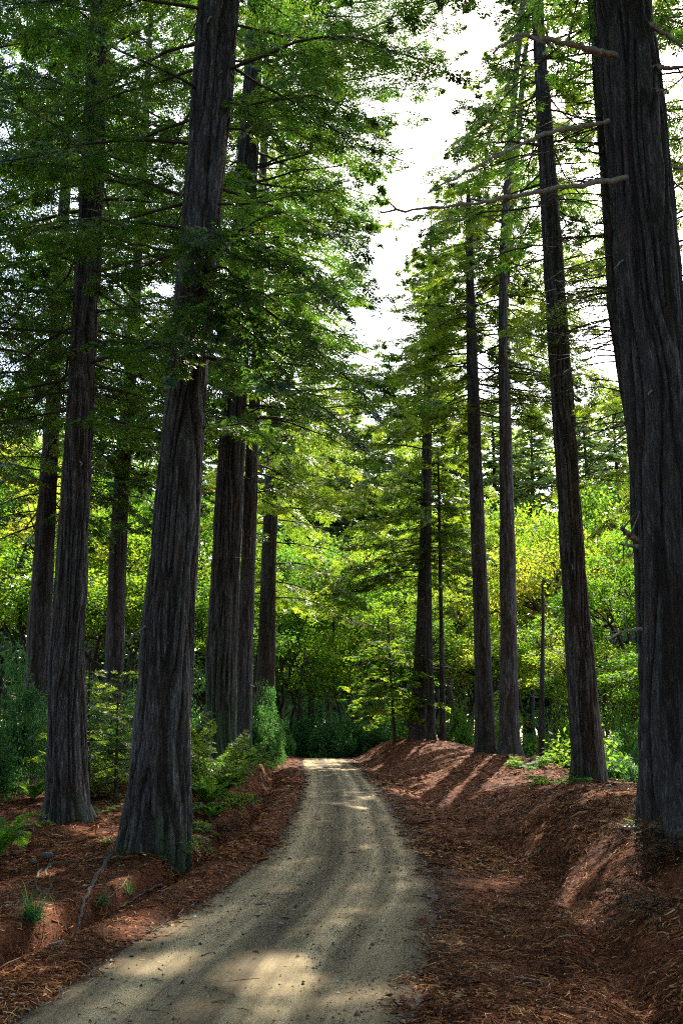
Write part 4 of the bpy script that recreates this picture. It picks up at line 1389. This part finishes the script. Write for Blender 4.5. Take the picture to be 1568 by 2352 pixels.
ground_line('tree_root', 'long curling root at the far left of the clearing', 'root', [(238, 1960), (190, 1978), (120, 1985), (90, 2005), (82, 2035), (95, 2060)], .030, .012, M_ROOT, 1, 'exposed roots')
ground_line('tree_root', 'short root bending down beside the long curling root', 'root', [(118, 1988), (104, 2005), (116, 2025), (120, 2045)], .022, .012, M_ROOT, 2, 'exposed roots')
ground_line('tree_root', 'thick dark root running from the massive trunk down into the ditch', 'root', [(255, 1965), (235, 2000), (215, 2030), (200, 2065), (185, 2100), (178, 2135), (150, 2165), (118, 2185)], .036, .018, M_ROOT, 3, 'exposed roots')
ground_line('tree_root', 'root lying along the ditch beside the road shoulder', 'root', [(372, 2035), (340, 2052), (310, 2060), (275, 2085)], .024, .012, M_ROOT, 4, 'exposed roots')
ground_line('tree_root', 'forked root stub hanging into the ditch right of the massive trunk', 'root', [(470, 1945), (486, 1960), (492, 1975)], .022, .012, M_ROOT, 5, 'exposed roots')
TW = [('pale arched twig on the bank left of the ditch', [(296, 2012), (285, 2035), (262, 2055), (240, 2075)], .010),
      ('pale twig crossing the arched twig near the ditch', [(215, 2015), (242, 2032), (256, 2062)], .009),
      ('bent twig beside the spiky grass tuft', [(120, 2115), (150, 2130), (168, 2150)], .009),
      ('twig lying on the left road shoulder', [(110, 2200), (150, 2190), (195, 2192)], .010),
      ('thin twig across the ditch right of the mossy root', [(455, 1985), (485, 1978), (505, 1972)], .011),
      ('curved twig in the ditch above the mossy root', [(505, 2010), (512, 1990), (514, 1972)], .009),
      ('dark stick at the ditch on the right side below the bank', [(1205, 1978), (1235, 1958), (1262, 1940)], .022),
      ('long dark stick on the right bank slope', [(1370, 2010), (1392, 1985), (1412, 1960), (1432, 1942)], .020),
      ('hooked pale twig on the right bank crest', [(1122, 1838), (1138, 1838), (1136, 1846), (1120, 1848)], .016),
      ('twig on the right bank crest left of the grey-furrowed redwood', [(1250, 1820), (1285, 1826), (1310, 1832)], .018),
      ('curved pale twig in the litter right of the road', [(1250, 2055), (1275, 2065), (1290, 2082)], .010),
      ('short twig lying near the ditch at right', [(1200, 2080), (1225, 2088)], .010),
      ('dark stick lying in the litter at lower right', [(1180, 2248), (1215, 2252), (1250, 2260)], .014),
      ('thin reddish twig on the right road edge', [(962, 2230), (968, 2255), (972, 2275)], .007),
      ('curly brown twig at the right border of the road', [(955, 2160), (985, 2178), (1000, 2195)], .008),
      ('looped twig in the lower right litter', [(1190, 2265), (1230, 2270), (1245, 2262), (1225, 2250)], .007),
      ('long thin twig at the lower right corner', [(1340, 2200), (1380, 2225), (1420, 2240)], .008),
      ('forked pale twig near the bottom right', [(1235, 2290), (1270, 2310), (1300, 2318)], .007),
      ('dark green sprig lying on the road', [(585, 2099), (608, 2097), (626, 2101)], .010),
      ('reddish twig lying across the road near its middle', [(590, 2153), (618, 2151)], .007),
      ('fine pale twig on the road above the sprig', [(628, 2076), (660, 2073), (686, 2074)], .005),
      ('small twig on the sunlit patch of road', [(462, 2222), (478, 2216), (495, 2214)], .007),
      ('curved fine twig on the left road border', [(195, 2278), (208, 2268), (217, 2257)], .006),
      ('brown twig at the bottom of the sunlit road patch', [(350, 2278), (375, 2284)], .008)]
for i, (lab, pix, r) in enumerate(TW):
    ground_line('fallen_twig', lab, 'twig', pix, r, r * .45, M_TWIG, 50 + i, 'fallen twigs', lift=.9)


def stone(label, px, py, r, seed, mat):
    rg = np.random.default_rng(seed)
    p = ground_hit(px, py)
    n, m = 9, 14
    th = np.linspace(0, math.pi, n); ph = np.linspace(0, 2 * math.pi, m, endpoint=False)
    T, Q = np.meshgrid(th, ph, indexing='ij')
    d = np.stack([np.sin(T) * np.cos(Q), np.sin(T) * np.sin(Q), np.cos(T)], -1)
    q = 1 + .5 * (fbm(d[..., 0] * 1.7 + seed * 3, d[..., 1] * 1.7, d[..., 2] * 1.7, seed, 3) - .5) * 2
    V = (d * q[..., None] * r * np.array([1, .8, .6])).reshape(-1, 3)
    i, j = np.meshgrid(np.arange(n - 1), np.arange(m), indexing='ij')
    j2 = (j + 1) % m
    F = np.stack([i * m + j, (i + 1) * m + j, (i + 1) * m + j2, i * m + j2], -1).reshape(-1, 4)
    g = Geo(); g.add(V, F)
    o = link('stone', g.mesh('stone', [mat]), label=label, category='stone', group='loose stones')
    o.location = (p[0], p[1], float(surf(p[0], p[1])) + r * .3)
    o.rotation_euler = (0, 0, rg.uniform(0, 6))


M_STONE_D = simple_mat('grey_stone', [(.3, (.05, .05, .048)), (.7, (.15, .145, .14))], 30, bump=.4)
ST = [('grey block of stone on the needles left of the massive trunk', 108, 1970, .10, 0), ('small stone beside the long curling root', 76, 1983, .07, 0),
      ('white chip of stone right of the thick dark root', 195, 2037, .035, 1), ('dark pebble on the sunlit left part of the road', 302, 2211, .026, 0),
      ('white pebble in the litter on the right verge', 1076, 1936, .035, 1), ('pale stone at the right ditch', 1172, 1972, .04, 1),
      ('pale stone in the litter below the right ditch', 1283, 2105, .035, 1), ('white chip among the lower right needles', 1128, 2118, .03, 1),
      ('pale chip close to the right ditch bottom', 1195, 2018, .03, 1), ('white stone on the crest beside the grey-furrowed redwood', 1398, 1807, .06, 1),
      ('white chip in the litter at the bottom left', 30, 2290, .028, 1), ('grey pebble near the right border of the road', 1168, 2142, .025, 0)]
for i, (lab, px, py, r, k) in enumerate(ST):
    stone(lab, px, py, r, i + 1, M_STONE if k else M_STONE_D)

M_YLEAF = simple_mat('yellow_leaf', [(.3, (.42, .36, .03)), (.7, (.6, .5, .08))], 20, bump=0)
M_GLEAF = simple_mat('green_leaf', [(.3, (.12, .22, .04)), (.7, (.25, .36, .08))], 20, bump=0)
LF = [('yellow leaf on the needles above the spiky grass tuft', 104, 2018, M_YLEAF, .06), ('pale yellow leaf on the left side of the road', 520, 2038, M_YLEAF, .05),
      ('green leaf lying in the lower right litter', 1290, 2212, M_GLEAF, .08), ('small yellow leaf right of the green leaf at lower right', 1334, 2232, M_YLEAF, .045),
      ('tan leaf in the litter beside the right road border', 1086, 2146, M_YLEAF, .05), ('yellow-green leaf at the bottom left corner', 92, 2232, M_YLEAF, .06),
      ('green leaf on the crest of the right bank', 1266, 1848, M_GLEAF, .12), ('little yellow leaf on the mound slope right of the road', 990, 1834, M_YLEAF, .07)]
for i, (lab, px, py, mt, s) in enumerate(LF):
    p = ground_hit(px, py)
    rg = np.random.default_rng(i)
    k = 9
    t = np.linspace(0, 1, k)
    wd = np.sin(t ** .8 * math.pi) * .28
    V = np.concatenate([np.stack([t - .5, wd, .10 * wd + .12 * (t - .5) ** 2], 1), np.stack([t - .5, 0 * t, .12 * (t - .5) ** 2], 1), np.stack([t - .5, -wd, .10 * wd + .12 * (t - .5) ** 2], 1)]) * s
    F = [[i2 + r * k, i2 + 1 + r * k, i2 + 1 + (r + 1) * k, i2 + (r + 1) * k] for r in (0, 1) for i2 in range(k - 1)]
    g = Geo(); g.add(V, F)
    o = link('fallen_leaf', g.mesh('fallen_leaf', [mt], smooth=True), label=lab, category='leaf', group='single fallen leaves')
    o.location = (p[0], p[1], float(surf(p[0], p[1])) + .02)
    o.rotation_euler = (rg.normal(0, .25), rg.normal(0, .25) - .15, rg.uniform(0, 6))


# ------------------------------------------------------------------ needle litter (uncountable)
def litter(n, ymin, ymax, xr, lmin, lmax, wd, seed, geo, road_p=.006, power=1.6, hgt=.012):
    rg = np.random.default_rng(seed)
    Y = ymin + (ymax - ymin) * rg.uniform(0, 1, n) ** power
    X = rg.uniform(-1, 1, n) * (xr[0] + (xr[1] - xr[0]) * (Y - ymin) / (ymax - ymin))
    d = np.abs(X - road_c(Y)) - road_h(Y)
    pr = np.where(d < 0, road_p + .8 * sstep(-.40, .05, d + (fbm(X * 1.5, Y * 1.5, 0, 5) - .5) * .6) ** 2, .35 + .65 * vn(X * 1.3, Y * 1.3, 0, 15))
    k = rg.uniform(0, 1, n) < pr
    X, Y, d = X[k], Y[k], d[k]
    n = len(X)
    Zs = surf(X, Y)
    e = .04
    nx = -(surf(X + e, Y) - surf(X - e, Y)) / (2 * e)
    ny = -(surf(X, Y + e) - surf(X, Y - e)) / (2 * e)
    Nn = norm(np.stack([np.clip(nx, -1.5, 1.5), np.clip(ny, -1.5, 1.5), np.ones(n)], 1))
    a = rg.uniform(0, 6.28, n)
    D = np.stack([np.cos(a), np.sin(a), rg.normal(0, .22, n)], 1)
    D = norm(D - Nn * (D * Nn).sum(1, keepdims=True) * .85)
    S = norm(np.cross(D, Nn))
    L = rg.uniform(lmin, lmax, n)
    w = wd * rg.uniform(.6, 1.3, n)
    lift = (rg.uniform(0, 1, n) ** 2 * hgt + .004) * np.where(d < -.1, .5, 1)
    C = np.stack([X, Y, Zs], 1) + Nn * lift[:, None]
    bend = rg.normal(0, .28, n) * L
    A = C - D * (L * .5)[:, None]
    B = C + D * (L * .5)[:, None]
    M_ = C + S * bend[:, None] * .6 + Nn * np.abs(rg.normal(0, .07, n) * L)[:, None]
    tl = (S * .8 + Nn * rg.normal(0, .6, n)[:, None]) * (w * .5)[:, None]
    V = np.stack([A - tl * .6, A + tl * .6, M_ + tl, M_ - tl, B + tl * .4, B - tl * .4], 1).reshape(-1, 3)
    b = np.arange(n)[:, None] * 6
    F = np.concatenate([b + np.array([[0, 1, 2, 3]]), b + np.array([[3, 2, 4, 5]])])
    tone = np.clip(rg.beta(2.0, 2.6, n) + (vn(X * 2, Y * 2, 0, 16) - .5) * .4, 0, 1)
    tone = np.where(rg.uniform(0, 1, n) < .012, 1.0, tone)
    geo.add(V, F, np.concatenate([tone, tone]))


lg = Geo()
litter(130000, 7.2, 20, (4.2, 9), .05, .14, .011, 1, lg, power=1.5, hgt=.022)
litter(70000, 16, 38, (8, 14), .09, .20, .02, 2, lg, power=1.3, hgt=.03)
litter(26000, 30, 58, (9, 16), .12, .24, .03, 3, lg, power=1.2, hgt=.03)
litter(9000, 7.2, 20, (3.5, 8), .12, .36, .007, 4, lg, power=1.4, hgt=.03)
litter(2500, 18, 45, (8, 14), .25, .7, .02, 5, lg, power=1.4, hgt=.04)
link('needle_litter', lg.mesh('needle_litter', [M_LITTER]), kind='stuff')


# gravel crumbs and clods of the road
def crumbs(n, seed):
    rg = np.random.default_rng(seed)
    Y = 7.2 + 30 * rg.uniform(0, 1, n) ** 2
    X = road_c(Y) + rg.uniform(-1, 1, n) * (road_h(Y) + .1)
    k = rg.uniform(0, 1, n) < vn(X * 3, Y * .8, 0, 55) ** 1.5
    X, Y = X[k], Y[k]
    n = len(X)
    r = rg.gamma(2.0, .0028, n) + .003
    d = np.array([[1, 0, 0], [0, 1, 0], [-1, 0, 0], [0, -1, 0], [0, 0, 1.]])
    V = np.stack([X, Y, crest(Y) + .008], 1)[:, None] + (d[None] * r[:, None, None]) * rg.uniform(.6, 1.3, (n, 5, 1))
    b = np.arange(n)[:, None] * 5
    F = np.concatenate([b + np.array([[i, (i + 1) % 4, 4]]) for i in range(4)])
    tone = rg.uniform(0, 1, n)
    return make_mesh('road_gravel', V.reshape(-1, 3), F, simple_mat('road_crumbs', [(0, (.03, .024, .018)), (.6, (.12, .10, .07)), (.9, (.3, .26, .18)), (1, (.5, .48, .44))], attr=True), False, {'rnd': np.tile(tone, 4)})


link('road_gravel', crumbs(26000, 3), kind='stuff')

# ------------------------------------------------------------------ far wood closing the view (one mass)
rgw = np.random.default_rng(77)
fw = Geo()
nC = 420
X = rgw.uniform(-75, 75, nC); Y = rgw.uniform(100, 125, nC)
hh = 9 + 9 * vn(X * .08, 0 * X, 0, 3)
Zc = rgw.uniform(0, 1, nC) * hh
leaf_clumps(fw, np.stack([X, Y, Zc], 1), np.full(nC, 3.2), 110, .75, .42, rgw, .8)
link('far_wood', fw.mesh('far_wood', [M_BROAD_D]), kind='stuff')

# low leafy undergrowth under the broadleaf trees (one mass)
ug = Geo()
X, Y = rgw.uniform(-38, 42, 1500), rgw.uniform(50, 98, 1500)
X2, Y2 = rgw.uniform(7.5, 24, 260), rgw.uniform(30, 52, 260)
X3, Y3 = rgw.uniform(-22, -7.5, 260), rgw.uniform(32, 52, 260)
X, Y = np.concatenate([X, X2, X3]), np.concatenate([Y, Y2, Y3])
k_ = (np.abs(X - road_c(Y)) > 3.2) & ~((X > 0) & (X < 7.5) & (Y < 54))
X, Y = X[k_], Y[k_]
leaf_clumps(ug, np.stack([X, Y, terrain(X, Y) + rgw.uniform(.1, .9, len(X))], 1), rgw.uniform(.5, 1.2, len(X)), 70, .2, .11, rgw, .7)
link('undergrowth', ug.mesh('undergrowth', [M_BROAD_M]), kind='stuff')
# unseen wood added beside and behind the standpoint to block ambient light (one mass)
sw = Geo()
nC = 1500
A_ = rgw.uniform(52, 308, nC) * D2R
R_ = rgw.uniform(11, 34, nC)
X, Y = R_ * np.sin(A_), 2 + R_ * np.cos(A_)
Zc = rgw.uniform(0, 1, nC) ** .9 * 32
k_ = ~((np.abs(X + 1) < 5.5) & (Y < 0))
leaf_clumps(sw, np.stack([X, Y, Zc], 1)[k_], np.full(k_.sum(), 2.2), 80, .9, .5, rgw, .8)
link('added_shade_wood', sw.mesh('added_shade_wood', [M_NEEDLE]), kind='stuff')

# ------------------------------------------------------------------ light
world = bpy.data.worlds.new('World')
scene.world = world
world.use_nodes = True
wn, wl = world.node_tree.nodes, world.node_tree.links
wn.clear()
sky = wn.new('ShaderNodeTexSky')
sky.sky_type = 'NISHITA'
sky.sun_disc = False
sky.sun_elevation = SUN_EL
sky.sun_rotation = SUN_AZ
sky.air_density = 1.0
sky.dust_density = 2.0
bg = wn.new('ShaderNodeBackground')
bg.inputs[1].default_value = .15
wo_ = wn.new('ShaderNodeOutputWorld')
wl.new(sky.outputs[0], bg.inputs[0])
wl.new(bg.outputs[0], wo_.inputs[0])

sl = bpy.data.lights.new('sun', 'SUN')
sl.energy = 4.2
sl.angle = .5 * D2R
sl.color = (1.0, .93, .80)
so = bpy.data.objects.new('sun', sl)
COL.objects.link(so)
so.location = (10, 60, 60)
so.rotation_euler = Vector(tuple(-SUN)).to_track_quat('-Z', 'Y').to_euler()

vs = scene.view_settings
scene.display_settings.display_device = 'sRGB'
vs.view_transform = 'Standard'
vs.look = 'None'
vs.gamma = 1
vs.exposure = 1.92
vs.use_curve_mapping = False

scene.render.engine = 'CYCLES'
cy = scene.cycles
cy.max_bounces = 7
cy.diffuse_bounces = 4
cy.glossy_bounces = 2
cy.transmission_bounces = 4
cy.transparent_max_bounces = 4
cy.caustics_reflective = False
cy.caustics_refractive = False
cy.sample_clamp_indirect = 6
cy.use_denoising = False
cy.pixel_filter_type = 'BLACKMAN_HARRIS'
cy.filter_width = 1.1
try:
    cy.denoiser = 'OPENIMAGEDENOISE'
except Exception:
    pass
